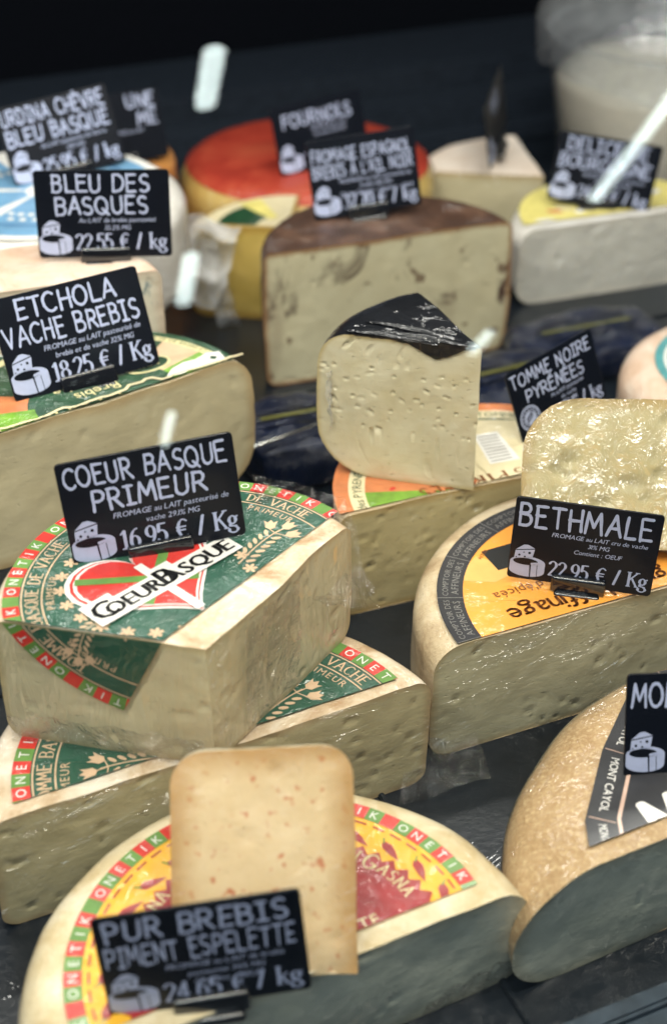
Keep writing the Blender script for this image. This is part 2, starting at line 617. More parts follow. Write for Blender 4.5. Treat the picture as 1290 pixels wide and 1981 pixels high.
class Print:
    """flat print made of small triangles grouped by (name, material, layer)"""

    def __init__(s, seed=0):
        s.el = {}
        s.rng = random.Random(seed)

    def add(s, key, poly):
        s.el.setdefault(key, []).append(poly)

    def own(s, key):
        """a key of its own for a piece that becomes an object of its own"""
        s.uid = getattr(s, 'uid', 0) + 1
        return key[:3] + (s.uid,)

    def poly(s, key, pts):
        if len(pts) <= 4 and len(pts) >= 3:
            s.add(key, list(pts))
            return
        for t in geometry.tessellate_polygon([[Vector((p[0], p[1], 0)) for p in pts]]):
            s.add(key, [tuple(pts[i]) for i in t])

    def disc(s, key, c, rx, ry=None, rot=0, n=20):
        ry = ry or rx
        cs, sn = math.cos(rot), math.sin(rot)
        pts = [(c[0] + rx * math.cos(a) * cs - ry * math.sin(a) * sn, c[1] + rx * math.cos(a) * sn + ry * math.sin(a) * cs)
               for a in (2 * math.pi * k / n for k in range(n))]
        s.poly(key, pts)

    def ring(s, key, c, r0, r1, a0=0, a1=360, n=None):
        n = n or max(2, int(abs(a1 - a0) / 3))
        for k in range(n):
            A, B = RAD(a0 + (a1 - a0) * k / n), RAD(a0 + (a1 - a0) * (k + 1) / n)
            p = [(c[0] + r * math.cos(a), c[1] + r * math.sin(a)) for r, a in ((r0, A), (r1, A), (r1, B), (r0, B))]
            if r0 == 0:
                p = p[1:]
            s.add(key, p)

    def line(s, key, pts, w, closed=False, caps=True, pen=None):
        """ribbon along a polyline; pen(angle) -> width factor"""
        m = len(pts)
        for i in range(m - 1 + (1 if closed else 0)):
            a, b = pts[i], pts[(i + 1) % m]
            dx, dy = b[0] - a[0], b[1] - a[1]
            L = math.hypot(dx, dy)
            if L < 1e-9:
                continue
            wa = w if not callable(w) else w(i, m)
            ww = wa * (pen(math.atan2(dy, dx)) if pen else 1) / 2
            nx, ny = -dy / L * ww, dx / L * ww
            s.add(key, [(a[0] + nx, a[1] + ny), (a[0] - nx, a[1] - ny), (b[0] - nx, b[1] - ny), (b[0] + nx, b[1] + ny)])
            if caps:
                for q in ((a, b) if i == m - 2 else (a,)):
                    s.add(key, [(q[0] + ww * math.cos(t), q[1] + ww * math.sin(t)) for t in
                                (math.pi / 4 * j + .39 for j in range(8))])

    # ---- writing
    def width(s, txt, style, gap):
        if style == 'sans':
            return sum((.28 if ch == ' ' else bf_glyph(ch)[1] - bf_glyph(ch)[0] + gap) for ch in txt)
        return sum(G[ch][0] + gap for ch in txt)

    def glyph(s, key, ch, style, M, bold=1.0):
        if style == 'sans':
            x0, x1, tr = bf_glyph(ch)
            for t in tr:
                s.add(key, [M(((p[0] - x0), p[1])) for p in t])
            return
        w, st = G[ch]
        for pl in st:
            if style == 'brush':
                fine = []
                for a, b in zip(pl, pl[1:]):
                    for k in range(3):
                        fine.append((a[0] + (b[0] - a[0]) * k / 3, a[1] + (b[1] - a[1]) * k / 3))
                fine.append(pl[-1])
                bx, by = s.rng.uniform(-.03, .03), s.rng.uniform(-.04, .04)
                ww = [s.rng.uniform(.115, .165) * bold for _ in fine]
                fine = [(p[0] + bx + s.rng.uniform(-.012, .012), p[1] + by + s.rng.uniform(-.012, .012)) for p in fine]
                for i in range(len(fine) - 1):
                    a, b = fine[i], fine[i + 1]
                    dx, dy = b[0] - a[0], b[1] - a[1]
                    L = math.hypot(dx, dy) or 1
                    nx, ny = -dy / L, dx / L
                    wa, wb = ww[i] / 2, ww[i + 1] / 2
                    s.add(key, [M(p) for p in ((a[0] + nx * wa, a[1] + ny * wa), (a[0] - nx * wa, a[1] - ny * wa),
                                               (b[0] - nx * wb, b[1] - ny * wb), (b[0] + nx * wb, b[1] + ny * wb))])
                    for q, wq in ((a, wa), (b, wb)):
                        s.add(key, [M((q[0] + wq * math.cos(t), q[1] + wq * math.sin(t))) for t in
                                    (math.pi / 3 * j + .3 for j in range(6))])
            else:                                            # serif: thick stems, thin hairlines, small feet
                for i in range(len(pl) - 1):
                    a, b = pl[i], pl[i + 1]
                    dx, dy = b[0] - a[0], b[1] - a[1]
                    L = math.hypot(dx, dy) or 1
                    ww = (.055 + .13 * bold * abs(dy / L) ** 1.3) / 2
                    nx, ny = ww, 0
                    if abs(dx / L) > .75:
                        nx, ny = 0, .03 + .012 * bold
                    s.add(key, [M(p) for p in ((a[0] + nx, a[1] + ny), (a[0] - nx, a[1] - ny),
                                               (b[0] - nx, b[1] - ny), (b[0] + nx, b[1] + ny))])
                    r = .04
                    for q in (a, b):
                        s.add(key, [M((q[0] + max(nx * .92, r) * math.cos(t), q[1] + max(ny, r) * math.sin(t))) for t in
                                    (math.pi / 4 * j for j in range(8))])
                for q in (pl[0], pl[-1]):
                    o = pl[1] if q == pl[0] else pl[-2]
                    if abs(q[1] - o[1]) > .3 and abs(q[0] - o[0]) < .6 and (abs(q[1]) < .03 or abs(q[1] - 1) < .04) and ch not in '/€':
                        s.add(key, [M(p) for p in ((q[0] - .15, q[1] - .03), (q[0] + .15, q[1] - .03),
                                                   (q[0] + .15, q[1] + .03), (q[0] - .15, q[1] + .03))])

    def text(s, key, txt, pos, size, ang=0, style='sans', align='c', gap=None, shear=0, maxw=None, bold=1.0, wide=1.0, jit=0):
        gap = {'sans': .07, 'brush': .2, 'serif': .16}[style] if gap is None else gap
        key = s.own(key)
        sc = size / (.73 if style == 'sans' else 1.0)
        W = s.width(txt, style, gap) * sc * wide
        kx = wide
        if maxw and W > maxw:
            kx *= maxw / W
            W = maxw
        x = {'c': -W / 2, 'l': 0, 'r': -W}[align]
        ca, sa = math.cos(ang), math.sin(ang)
        for ch in txt:
            if style == 'sans' and ch == ' ':
                x += .28 * sc * kx
                continue
            tilt = s.rng.uniform(-jit, jit)
            oy = s.rng.uniform(-jit, jit) * .5

            def M(p, x=x, tilt=tilt, oy=oy):
                px, py = p[0] + shear * p[1] - tilt * p[1], p[1] + oy
                lx, ly = x + px * sc * kx, py * sc
                return (pos[0] + lx * ca - ly * sa, pos[1] + lx * sa + ly * ca)
            s.glyph(key, ch, style, M, bold)
            w = (bf_glyph(ch)[1] - bf_glyph(ch)[0]) if style == 'sans' else G[ch][0]
            x += (w + gap) * sc * kx

    def text_arc(s, key, txt, c, r, a_mid, size, style='sans', inward=False, gap=None, bold=1.0, wide=1.0):
        """letters round a circle, tops outward (clockwise reading) or inward"""
        gap = {'sans': .07, 'brush': .2, 'serif': .16}[style] if gap is None else gap
        key = s.own(key)
        sc = size / (.73 if style == 'sans' else 1.0)
        W = s.width(txt, style, gap) * sc * wide
        x = -W / 2
        sg = 1 if inward else -1
        for ch in txt:
            w = .28 if (style == 'sans' and ch == ' ') else ((bf_glyph(ch)[1] - bf_glyph(ch)[0]) + gap if style == 'sans' else G[ch][0] + gap)
            if ch != ' ':
                t = RAD(a_mid) + sg * (x + w * sc * wide / 2) / r
                an = t + (math.pi / 2 if inward else -math.pi / 2)
                ca, sa = math.cos(an), math.sin(an)
                ox, oy = c[0] + r * math.cos(t), c[1] + r * math.sin(t)

                def M(p, w=w):
                    lx, ly = (p[0] - (w - gap) / 2) * sc * wide, p[1] * sc
                    return (ox + lx * ca - ly * sa, oy + lx * sa + ly * ca)
                s.glyph(key, ch, style, M, bold)
            x += w * sc * wide

    # ---- output
    def emit(s, parent, z, clips=(), lift=.00022, fold=None, base=None, surf=None):
        """one mesh for each key; `base` names the key whose mesh parents the others.
        fold = (point, inward normal, drop): what lies beyond that line hangs down over the edge.
        surf(x, y) adds the height of a surface that is not flat."""
        objs = {}
        keys = sorted(s.el, key=lambda k: k[2])
        for key in keys:
            V, Fc = [], []
            for ip, poly in enumerate(s.el[key]):
                for pt, n in clips:
                    poly = clip_poly(poly, pt, n)
                    if len(poly) < 3:
                        break
                if len(poly) < 3:
                    continue
                parts = [(poly, False)]
                if fold:
                    fp, fn = fold[0], fold[1]
                    parts = [(clip_poly(poly, fp, fn), False), (clip_poly(poly, fp, (-fn[0], -fn[1])), True)]
                for pl, down in parts:
                    if len(pl) < 3:
                        continue
                    i0 = len(V)
                    if sum(p[0] * q[1] - q[0] * p[1] for p, q in zip(pl, pl[1:] + pl[:1])) < 0:
                        pl = pl[::-1]
                    for x, y in pl:
                        e = lift * (1 + key[2]) + (ip % 61) * 2e-6
                        zz = z + (surf(x, y) if surf else 0)
                        if down:
                            d = (x - fp[0]) * fn[0] + (y - fp[1]) * fn[1]
                            bx, by = x - fn[0] * d, y - fn[1] * d
                            off = .0022 + e
                            V.append((bx - fn[0] * off, by - fn[1] * off, zz + d))
                        else:
                            V.append((x, y, zz + e))
                    Fc.append(tuple(range(i0, len(V))))
            if not Fc:
                continue
            par = objs.get(base) if (base and key[0] != base) else parent
            o = add_obj(key[0], V, Fc, key[1], par or parent, False)
            objs.setdefault(key[0], o)
        return objs


# ================================================================== price signs
def sign_matrix(pos, yaw, lean, roll):
    B = Matrix(((1, 0, 0), (0, 0, -1), (0, 1, 0)))
    return Matrix.Translation(pos) @ (Matrix.Rotation(RAD(yaw), 3, 'Z') @ Matrix.Rotation(-RAD(lean), 3, 'X') @ B
                                      @ Matrix.Rotation(RAD(roll), 3, 'Z')).to_4x4()


def icon(p, x, y, k, ink, dark):
    """cheese wheel with a slice cut out and a slice lying on top"""
    def T(pts):
        return [(x + a * k, y + b * k) for a, b in pts]
    a, d, e = ('icon', ink, 1), ('icon_gap', dark, 2), ('icon_slice', ink, 3)
    p.poly(a, T(arc(.5, .46, .5, .20, 0, 180, 14) + arc(.5, .18, .5, .20, 180, 360, 14)))
    p.poly(d, T(arc(.44, .49, .36, .115, 0, 360, 18)[:-1]))
    p.poly(e, T([(.585, .43), (.60, .47), (.83, .52), (.86, .47), (.62, .40)]))
    p.poly(d, T([(.555, .45), (.59, -.03), (.62, -.03), (.60, .45)]))
    p.poly(d, T([(.77, .40), (.79, .01), (.805, .02), (.785, .41)]))
    p.poly(e, T([(.10, .56), (.62, .66), (.66, .93), (.12, .83)]))
    p.poly(e, T([(.12, .86), (.66, .96), (.46, 1.06), (.34, 1.05)]))
    g = ('icon_hole', dark, 4)
    for hx, hy, hr in ((.24, .70, .035), (.40, .66, .03), (.52, .80, .04), (.36, .80, .022), (.16, .62, .02)):
        p.disc(g, T([(hx, hy)])[0], hr * k, n=8)


def round_rect(w, h, r, n=6):
    pts = []
    for cx, cy, a in ((w / 2 - r, h - r, 0), (-w / 2 + r, h - r, 90), (-w / 2 + r, r, 180), (w / 2 - r, r, 270)):
        pts += arc(cx, cy, r, r, a, a + 90, n)
    return pts


def price_sign(label, pos, yaw, lean, roll, w, titles, desc, price, title_h=.122, emblem=False, clip_dx=0.0, pin=.02,
               title_align='c', price_x=None, clip=True, seed=1, price_h=.115, ratio=.66, title_y=None, name='price_sign'):
    h = w * ratio
    root = thing(name, label, 'price sign', (0, 0, 0), 'black price signs on the cheeses')
    root.matrix_world = sign_matrix(pos, yaw, lean, roll)
    pts = round_rect(w, h, w * .028)
    n = len(pts)
    t = .0012
    V = [(a, b, -t) for a, b in pts] + [(a, b, 0) for a, b in pts]
    inner = [(a * (1 - .004), h / 2 + (b - h / 2) * (1 - .006), .0002) for a, b in pts]
    V += inner
    Fc = [tuple(reversed(range(n))), tuple(range(2 * n, 3 * n))]
    for i in range(n):
        j = (i + 1) % n
        Fc += [(i, j, n + j, n + i), (n + i, n + j, 2 * n + j, 2 * n + i)]
    add_obj('panel', V, Fc, SIGN_BLACK, root, False)
    P = Print(seed)
    T = ('title', SIGN_INK, 1)
    lines = len(titles)
    ys = title_y or ([.500, .335] if lines == 2 else [.445])
    for tx, yy in zip(titles, ys):
        xa = {'c': 0.0, 'l': -.46, 'r': .46}[title_align]
        P.text(T, tx, (xa * w, yy * w), title_h * w, 0, 'brush', title_align, maxw=.93 * w, jit=.05)
    y = (ys[-1] if lines else .4) - .066
    for d in desc:
        P.text(('small_print', SIGN_INK, 1), d, (.10 * w, y * w), .036 * w, 0, 'sans', 'c', shear=.2, maxw=.68 * w)
        y -= .058
    if price:
        px = price_x if price_x is not None else .285 - .5
        P.text(('price', SIGN_INK, 1), price, (px * w, .065 * w), price_h * w, 0, 'serif', 'l', maxw=.69 * w, gap=.13)
    if emblem:
        cx, cy, r = -.36 * w, .2 * w, .105 * w
        k = ('emblem', SIGN_INK, 1)
        P.disc(k, (cx, cy), r, n=36)
        for q in range(30):
            a = 2 * math.pi * q / 30
            P.disc(k, (cx + r * math.cos(a), cy + r * math.sin(a)), r * .09, n=6)
        P.ring(('emblem_ring', SIGN_BLACK, 2), (cx, cy), r * .62, r * .9)
        for q in range(16):
            a = 360 * q / 16
            P.ring(('emblem_mark', SIGN_INK, 3), (cx, cy), r * .7, r * .82, a, a + 12, 1)
        for q in range(3):
            P.line(('emblem_mark', SIGN_BLACK, 3), [(cx + r * (-.4 + .1 * i), cy + r * (-.3 + .2 * q + .05 * (i - 3) * abs(i - 3) * .2 + .05 * i))
                                                    for i in range(8)], r * .09)
    else:
        icon(P, -.49 * w, .03 * w, .245 * w, SIGN_INK, SIGN_BLACK)
    P.emit(root, .0001, lift=.00018)
    if clip:
        cx = clip_dx * w
        cw = .19 * w
        c = rbox('clip', (cx - cw, -.05 * w, -.006), (cx + cw, .080 * w, .0042), .0020, CLIP_BLACK, root)
        rbox('clip_lip', (cx - cw * .85, -.085 * w, -.004), (cx + cw * .85, -.03 * w, .0078), .0022, CLIP_BLACK, c)
        bm = bmesh.new()
        bmesh.ops.create_cone(bm, cap_ends=True, segments=10, radius1=.0012, radius2=.0012, depth=pin)
        bmesh.ops.rotate(bm, verts=bm.verts, cent=(0, 0, 0), matrix=Matrix.Rotation(RAD(90), 3, 'X'))
        bmesh.ops.translate(bm, verts=bm.verts, vec=(cx, -.055 * w - pin / 2, -.001))
        from_bm('pin', bm, PIN_STEEL, root, True)
    return root


def film_strip(name, P, nx, ny, amp, seed, mat, parent, freq=40):
    """crumpled sheet of film over the four-corner patch P[0..3] (anticlockwise)"""
    A, B, C2, D = [np.array(p, float) for p in P]
    V, Fc = [], []
    nrm = np.cross(B - A, D - A)
    nrm /= np.linalg.norm(nrm)
    for i in range(nx + 1):
        for j in range(ny + 1):
            u, v = i / nx, j / ny
            p = A * (1 - u) * (1 - v) + B * u * (1 - v) + C2 * u * v + D * (1 - u) * v
            q = nz(p, freq, seed)
            ridge = 1 - 2 * abs(q[0])
            p = p + nrm * amp * (ridge - .5 + q[1] * .6) + np.array(q) * amp * .5
            V.append(p)
    for i in range(nx):
        for j in range(ny):
            a = i * (ny + 1) + j
            Fc.append((a, a + ny + 1, a + ny + 2, a + 1))
    return add_obj(name, V, Fc, mat, parent)


# ================================================================== the counter
def struct(o):
    o['kind'] = 'structure'
    return o


SHELF = None
N_ = Nodes('shelf_black')
_c = N_.ramp(N_.noise(9, 4, .6), [(.3, (.004, .006, .009)), (.7, (.012, .017, .024))])
SHELF = N_.set(base=_c, rough=.3, spec=.25, coat=.25, coat_rough=.05, coat_normal=N_.film_normal(.12, 14),
               normal=N_.bump(N_.noise(160, 3), .15, .002))
MAT_SLATE = plain('mat_slate', (.045, .064, .086), rough=.42, coat=.3, coat_rough=.25, var=.3)
RAIL = plain('rail_grey', (.014, .019, .028), rough=.45, var=.25, spec=.25)
BLACK = plain('back_black', (.0012, .0015, .003), rough=.9, spec=.05)


def case_box(name, u0, u1, n0, n1, z0, z1, mat, bevel=0, parent=None):
    bm = bmesh.new()
    bmesh.ops.create_cube(bm, size=1)
    for v in bm.verts:
        u = u0 + (v.co.x + .5) * (u1 - u0)
        n = n0 + (v.co.y + .5) * (n1 - n0)
        v.co = case(u, n, z0 + (v.co.z + .5) * (z1 - z0))
    if bevel:
        bmesh.ops.bevel(bm, geom=bm.edges[:], offset=bevel, segments=2, affect='EDGES')
    return from_bm(name, bm, mat, parent)


struct(case_box('counter_shelf', -1.6, 2.2, .12, 1.78, -.03, 0, SHELF))
struct(case_box('back_wall', -1.6, 2.6, 1.95, 1.99, -.03, .9, BLACK))
rail = struct(case_box('back_rail', -1.6, 2.4, 1.70, 1.76, .0, .055, RAIL, .004))
case_box('rail_ledge', -1.6, 2.4, 1.765, 1.93, .02, .09, RAIL, .004, rail)
case_box('rail_lip', -1.6, 2.4, 1.66, 1.697, .0, .022, RAIL, .004, rail)

N_ = Nodes('shop_tiles')
_b = N_.n('ShaderNodeTexBrick', offset=0.0)
for _k, _v in (('Scale', 1.0), ('Mortar Size', .012), ('Brick Width', .45), ('Row Height', .45)):
    _b.inputs[_k].default_value = _v
_b.inputs['Color1'].default_value = (.34, .41, .45, 1)
_b.inputs['Color2'].default_value = (.40, .48, .52, 1)
_b.inputs['Mortar'].default_value = (.10, .12, .13, 1)
N_.link(N_.coords((1, 1, 1), (0, 0, .3)), _b.inputs['Vector'])
TILES = N_.set(base=_b.outputs['Color'], rough=.5)
struct(add_obj('shop_floor', [case(-9, -9, -.9), case(9, -9, -.9), case(9, -.1, -.9), case(-9, -.1, -.9)], [(0, 1, 2, 3)], TILES))

for _n in (.455, .80, 1.12):
    case_box('tray_edge', -1.6, 2.2, _n, _n + .004, 0, .0025, SHELF, .0008, bpy.data.objects['counter_shelf'])
for _u in (-.05, .30, .65):
    case_box('tray_edge', _u, _u + .004, .14, 1.70, 0, .0032, SHELF, .0008, bpy.data.objects['counter_shelf'])

# ribbed slate-coloured mat in the near right corner
mat_root = thing('ribbed_mat', 'dark slate ribbed plastic mat on the counter below the brown wheel', 'mat', case(.33, .30, .0))


def local_box(name, u0, u1, n0, n1, z0, z1, mat, parent, bevel=.0008):
    o = case_box(name, u0, u1, n0, n1, z0, z1, mat, bevel, parent)
    o.matrix_parent_inverse = Matrix.Translation(parent.location).inverted()
    return o


local_box('mat_sheet', .16, .62, .20, .398, .001, .004, MAT_SLATE, mat_root)
for k in range(30):
    u = .165 + k * .0152
    local_box('rib', u, u + .0105, .205, .318, .004, .0075, MAT_SLATE, mat_root)
local_box('mat_edge', .16, .62, .322, .334, .004, .011, MAT_SLATE, mat_root, .002)
local_box('mat_edge', .16, .62, .386, .398, .004, .010, MAT_SLATE, mat_root, .002)

# black risers that carry the tall row on the left
riser = thing('display_riser', 'black display block carrying the green-labelled half wheel on the left', 'riser', (-.2, .95, 0))
o = rbox('block', (-.19, -.075, .0005), (.07, .095, .0515), .004, SHELF, riser)
o.rotation_euler.z = RAD(34)
riser2 = thing('display_riser', 'black display block carrying the blue-labelled cheese at the back left', 'riser', (-.24, 1.22, 0))
rbox('block', (-.3, -.165, .0005), (.05, .2, .078), .004, SHELF, riser2)

# ================================================================== cheeses
# --- paste colours
P_PALE = paste_mat('paste_ivory', (.60, .54, .34), (.67, .61, .405), (.50, .41, .22), film=1.2, wr=1.0, stretch=(1, 1, .14), film_rough=.07, edge_w=.006, sss=0)
P_GREEN = paste_mat('paste_grey_ivory', (.49, .465, .305), (.56, .53, .365), (.42, .35, .20), film=1.1, wr=.9, film_rough=.07, stretch=(.4, .4, 1), edge_w=.006, sss=0)
P_ETCH = paste_mat('paste_cream', (.56, .49, .31), (.61, .54, .355), (.48, .36, .19), film=.9, wr=.5, pits=.2, edge_w=.010, film_rough=.08, sss=0)
P_OLIVE = paste_mat('paste_olive', (.48, .425, .25), (.555, .495, .305), (.44, .34, .19), film=1.1, wr=.8, film_rough=.07, stretch=(.4, .4, 1), edge_w=.006, sss=0)
P_TOMME = paste_mat('paste_straw', (.47, .395, .20), (.54, .46, .255), (.42, .30, .12), film=.9, wr=.6, pits=.5, film_rough=.08, edge_w=.007, sss=0)
P_WHITE = paste_mat('paste_white', (.64, .56, .35), (.76, .70, .50), (.58, .47, .24), film=.4, wr=.5, pits=.75, edge_w=.004, mott=42, sss=0)
P_SHINY = paste_mat('paste_shiny', (.54, .45, .21), (.64, .55, .30), (.52, .38, .16), film=4.0, wr=2.4, fscale=46, pits=.35,
                    film_rough=.06, spots=((.40, .40, .33), 14, .66, .74), sss=0)
P_ORANGE = paste_mat('paste_apricot', (.79, .57, .31), (.84, .64, .38), (.56, .33, .13), film=.4, wr=.25, pits=.05, edge_w=.017,
                     speck=((.58, .16, .06), 150, .615, .72), sss=.1)
P_GARLIC = paste_mat('paste_garlic', (.58, .52, .34), (.66, .61, .42), (.30, .15, .06), film=.6, wr=.4,
                     spots=((.075, .040, .028), 15, .555, .65), spot_z=.75, speck=((.16, .10, .06), 70, .66, .72), pits=.3, edge_w=.006, sss=0)
P_GREY = paste_mat('paste_dull', (.55, .575, .47), (.62, .64, .53), (.44, .43, .32), film=.9, wr=.5, film_rough=.07, sss=0)
P_BRIE = paste_mat('paste_brie', (.62, .60, .54), (.72, .70, .63), (.70, .66, .58), film=.8, wr=.6)
P_BLUE = paste_mat('paste_blue', (.60, .57, .47), (.70, .67, .56), (.55, .45, .35), film=.4, wr=.3,
                   spots=((.16, .22, .24), 40, .56, .66))
P_YELLOW = paste_mat('paste_yellow', (.60, .42, .09), (.70, .50, .14), (.45, .27, .05), film=.5, wr=.3, pits=.1)

# --- rind colours
R_TOMME = rind_mat('rind_floury', [(.32, (.42, .26, .13)), (.48, (.66, .52, .36)), (.66, (.80, .72, .60))], 28, film=.7, wr=.5)
R_ARDI = rind_mat('rind_ardi', [(.3, (.52, .38, .18)), (.5, (.70, .60, .40)), (.7, (.80, .74, .60))], 22, film=.35, wr=.3)
R_BROWN = rind_mat('rind_tan', [(.3, (.33, .20, .09)), (.5, (.43, .28, .14)), (.7, (.51, .36, .20))], 26, film=.8, wr=.5,
                   speck=((.66, .50, .28), 380, .48, .70), bump=.6)
R_BETH = rind_mat('rind_beige', [(.3, (.36, .25, .14)), (.5, (.56, .44, .28)), (.7, (.66, .56, .40))], 34, film=.4,
                  speck=((.25, .16, .08), 120, .62, .72))
R_BLACK = rind_mat('rind_black', [(.3, (.003, .0035, .005)), (.7, (.008, .009, .012))], 30, film=.55, wr=.34, rough=.4, bump=.12,
                   film_rough=.05)
R_COFFEE = rind_mat('rind_coffee', [(.3, (.022, .010, .007)), (.5, (.055, .024, .014)), (.7, (.16, .085, .052))], 30, film=.5, wr=.5,
                    weave=95)
R_ETCH = rind_mat('rind_etch', [(.3, (.45, .33, .18)), (.5, (.64, .53, .34)), (.7, (.74, .66, .48))], 30, film=.7, wr=.6)
R_PINK = rind_mat('rind_pink', [(.3, (.58, .38, .26)), (.5, (.72, .54, .42)), (.7, (.80, .70, .60))], 30, film=.3)
R_RED = rind_mat('rind_red', [(.3, (.28, .022, .012)), (.5, (.40, .04, .02)), (.7, (.50, .09, .04))], 14, film=.5, wr=.4, bump=.2)
R_GOLD = rind_mat('rind_gold', [(.3, (.48, .30, .07)), (.5, (.60, .42, .13)), (.7, (.68, .52, .22))], 20, film=.8, wr=.4, bump=.2)
R_WHITE = rind_mat('rind_white', [(.3, (.66, .62, .56)), (.5, (.76, .73, .68)), (.7, (.82, .80, .76))], 26, film=.7, wr=.6)
R_CREAM = rind_mat('rind_cream', [(.3, (.72, .58, .47)), (.5, (.80, .68, .58)), (.7, (.84, .76, .68))], 20, film=.2, bump=.3)

# --- print colours
INK_GREEN = plain('label_green', (.018, .085, .052), rough=.45, coat=.6, wr=.5, var=.15)
INK_DGREEN = plain('label_dark_green', (.018, .070, .030), rough=.45, coat=.6, wr=.5, var=.2)
INK_LIME = plain('label_lime', (.16, .34, .03), rough=.45, coat=.6, wr=.5, var=.3)
INK_GOLD = plain('label_gold', (.66, .46, .30), rough=.5, coat=.4, var=.1)
INK_PALEGOLD = plain('label_pale_gold', (.74, .66, .36), rough=.5, coat=.4, var=.1)
INK_RED = plain('label_red', (.62, .035, .025), rough=.45, coat=.5, wr=.3, var=.1)
INK_CRIMSON = plain('label_crimson', (.33, .014, .016), rough=.45, coat=.5, wr=.3, var=.15)
INK_FLAGGREEN = plain('label_leaf', (.13, .27, .06), rough=.45, coat=.5, var=.15)
INK_WHITE = plain('label_white', (.80, .78, .74), rough=.5, coat=.4, var=.05)
INK_BLACK = plain('label_black', (.012, .012, .012), rough=.45, coat=.4)
INK_YELLOW = plain('label_yellow', (.82, .43, .015), rough=.45, coat=.5, wr=.3, var=.1)
INK_ORANGE = plain('label_orange', (.86, .36, .055), rough=.4, coat=.6, wr=.2, var=.10, nscale=18)
INK_PEACH = plain('label_peach', (.80, .44, .13), rough=.4, coat=.6, var=.05)
INK_SLATE = plain('label_slate', (.022, .022, .026), rough=.5, coat=.15, var=.2)
INK_GREYTXT = plain('label_grey', (.20, .19, .18), rough=.5, coat=.4)
INK_BROWNTXT = plain('label_brown', (.20, .06, .01), rough=.5, coat=.4)
INK_SALMON = plain('label_salmon', (.62, .21, .08), rough=.45, coat=.5, wr=.3, var=.15)
INK_PINKSTRIPE = plain('label_pink', (.62, .42, .33), rough=.5, coat=.4)
INK_CREAM = plain('label_cream', (.76, .66, .42), rough=.5, coat=.5, wr=.3, var=.06)
INK_BLUE = plain('label_blue', (.20, .42, .66), rough=.45, coat=.5, wr=.3, var=.25, nscale=25)
INK_BLUEDARK = plain('label_deep_blue', (.05, .15, .32), rough=.45, coat=.5)
INK_TEAL = plain('label_teal', (.10, .34, .36), rough=.45, coat=.5, wr=.3, var=.15)
INK_LEMON = plain('label_lemon', (.80, .70, .22), rough=.5, coat=.4, wr=.4, var=.12)


def onetik_ring(P, c, r0, r1, a0, a1, phase=0):
    """the strip of red and green squares with white capitals"""
    word = 'ONETIK '
    step = math.degrees((r1 - r0) / ((r0 + r1) / 2)) * 1.0
    k = 0
    a = a1
    while a > a0:
        ch = word[(k + phase) % 7]
        P.ring(('ribbon_red', INK_RED, 1) if k % 2 == 0 else ('ribbon_green', INK_FLAGGREEN, 1), c, r0, r1, a - step, a, 2)
        if ch != ' ':
            P.text_arc(('ribbon_lettering', INK_WHITE, 2), ch, c, r0 + (r1 - r0) * .22, a - step / 2, (r1 - r0) * .6, bold=1.2)
        a -= step
        k += 1


def sprig(P, key, base, ang, L, mirror=1):
    """a stem with paired leaves and three tulip heads"""
    key = P.own(key)
    ca, sa = math.cos(ang), math.sin(ang)

    def T(x, y):
        y *= mirror
        return (base[0] + (x * ca - y * sa) * L, base[1] + (x * sa + y * ca) * L)
    stem = [T(t, .12 * math.sin(t * 2.2)) for t in (k / 10 * .8 for k in range(11))]
    P.line(key, stem, L * .018)
    for k in range(6):
        t = .08 + k * .105
        for sd in (-1, 1):
            cx, cy = t + .05, .12 * math.sin(t * 2.2) + sd * .085
            an = ang + mirror * (sd * .75 + .15)
            P.disc(key, T(cx, cy), L * .062, L * .026, an, 8)
    for fx, fy, fa in ((.93, .10, 0.), (.80, .27, .7), (.84, -.06, -.6)):
        o = T(fx, fy)
        an = ang + mirror * fa
        c2, s2 = math.cos(an), math.sin(an)
        sh = [(-.09, 0), (-.05, -.06), (.02, -.065), (.09, -.085), (.05, -.035), (.11, 0), (.05, .035), (.09, .085), (.02, .065), (-.05, .06)]
        P.poly(key, [(o[0] + (x * c2 - y * s2) * L, o[1] + (x * s2 + y * c2) * L) for x, y in sh])
        P.line(key, [T(.72, .115), T(fx - .06, fy)], L * .014)


def tomme_label(P, c, R, a0, a1, phase, words, primeurs):
    onetik_ring(P, c, R * .915, R, a0, a1, phase)
    P.ring(('label_sheet', INK_GREEN, 0), c, 0, R * .916, a0, a1)
    for r in (.90, .795):
        P.ring(('label_line', INK_GOLD, 1), c, R * r, R * (r + .008), a0, a1)
    for txt, m in words:
        P.text_arc(('label_lettering', INK_GOLD, 1), txt, c, R * .820, m, R * .064, 'serif', gap=.20, bold=.75)
    for m in primeurs:
        P.text_arc(('label_lettering', INK_GOLD, 1), 'PRIMEUR', c, R * .735, m, R * .045, 'sans', gap=.22)


# ---- floury half wheel under the main piece
w = Wheel('half_wheel', 'green-labelled floury half wheel underneath another piece of the same kind', (-.063, .617), .143, .087, 0.0005,
          26, 206, R_TOMME, P_OLIVE, (0, .010), rt=.012, rb=.012, seed=3, pits=45)
P = Print(3)
tomme_label(P, (0, 0), .1255, 0, 360, 3, (('TOMME BASQUE DE VACHE', 75), ('TOMME BASQUE DE VACHE', 166)), (53, 194))
for ba, ta in ((63, 49), (179, 193), (120, 108), (135, 147)):
    b_ = (.030 * math.cos(RAD(ba)), .030 * math.sin(RAD(ba)))
    t_ = (.074 * math.cos(RAD(ta)), .074 * math.sin(RAD(ta)))
    sprig(P, ('label_flower', INK_GOLD, 1), b_, math.atan2(t_[1] - b_[1], t_[0] - b_[0]), .055, 1 if ta < 110 else -1)
P.emit(w.root, w.h + .0013, w.cuts((.009, 0)), base='label_sheet')
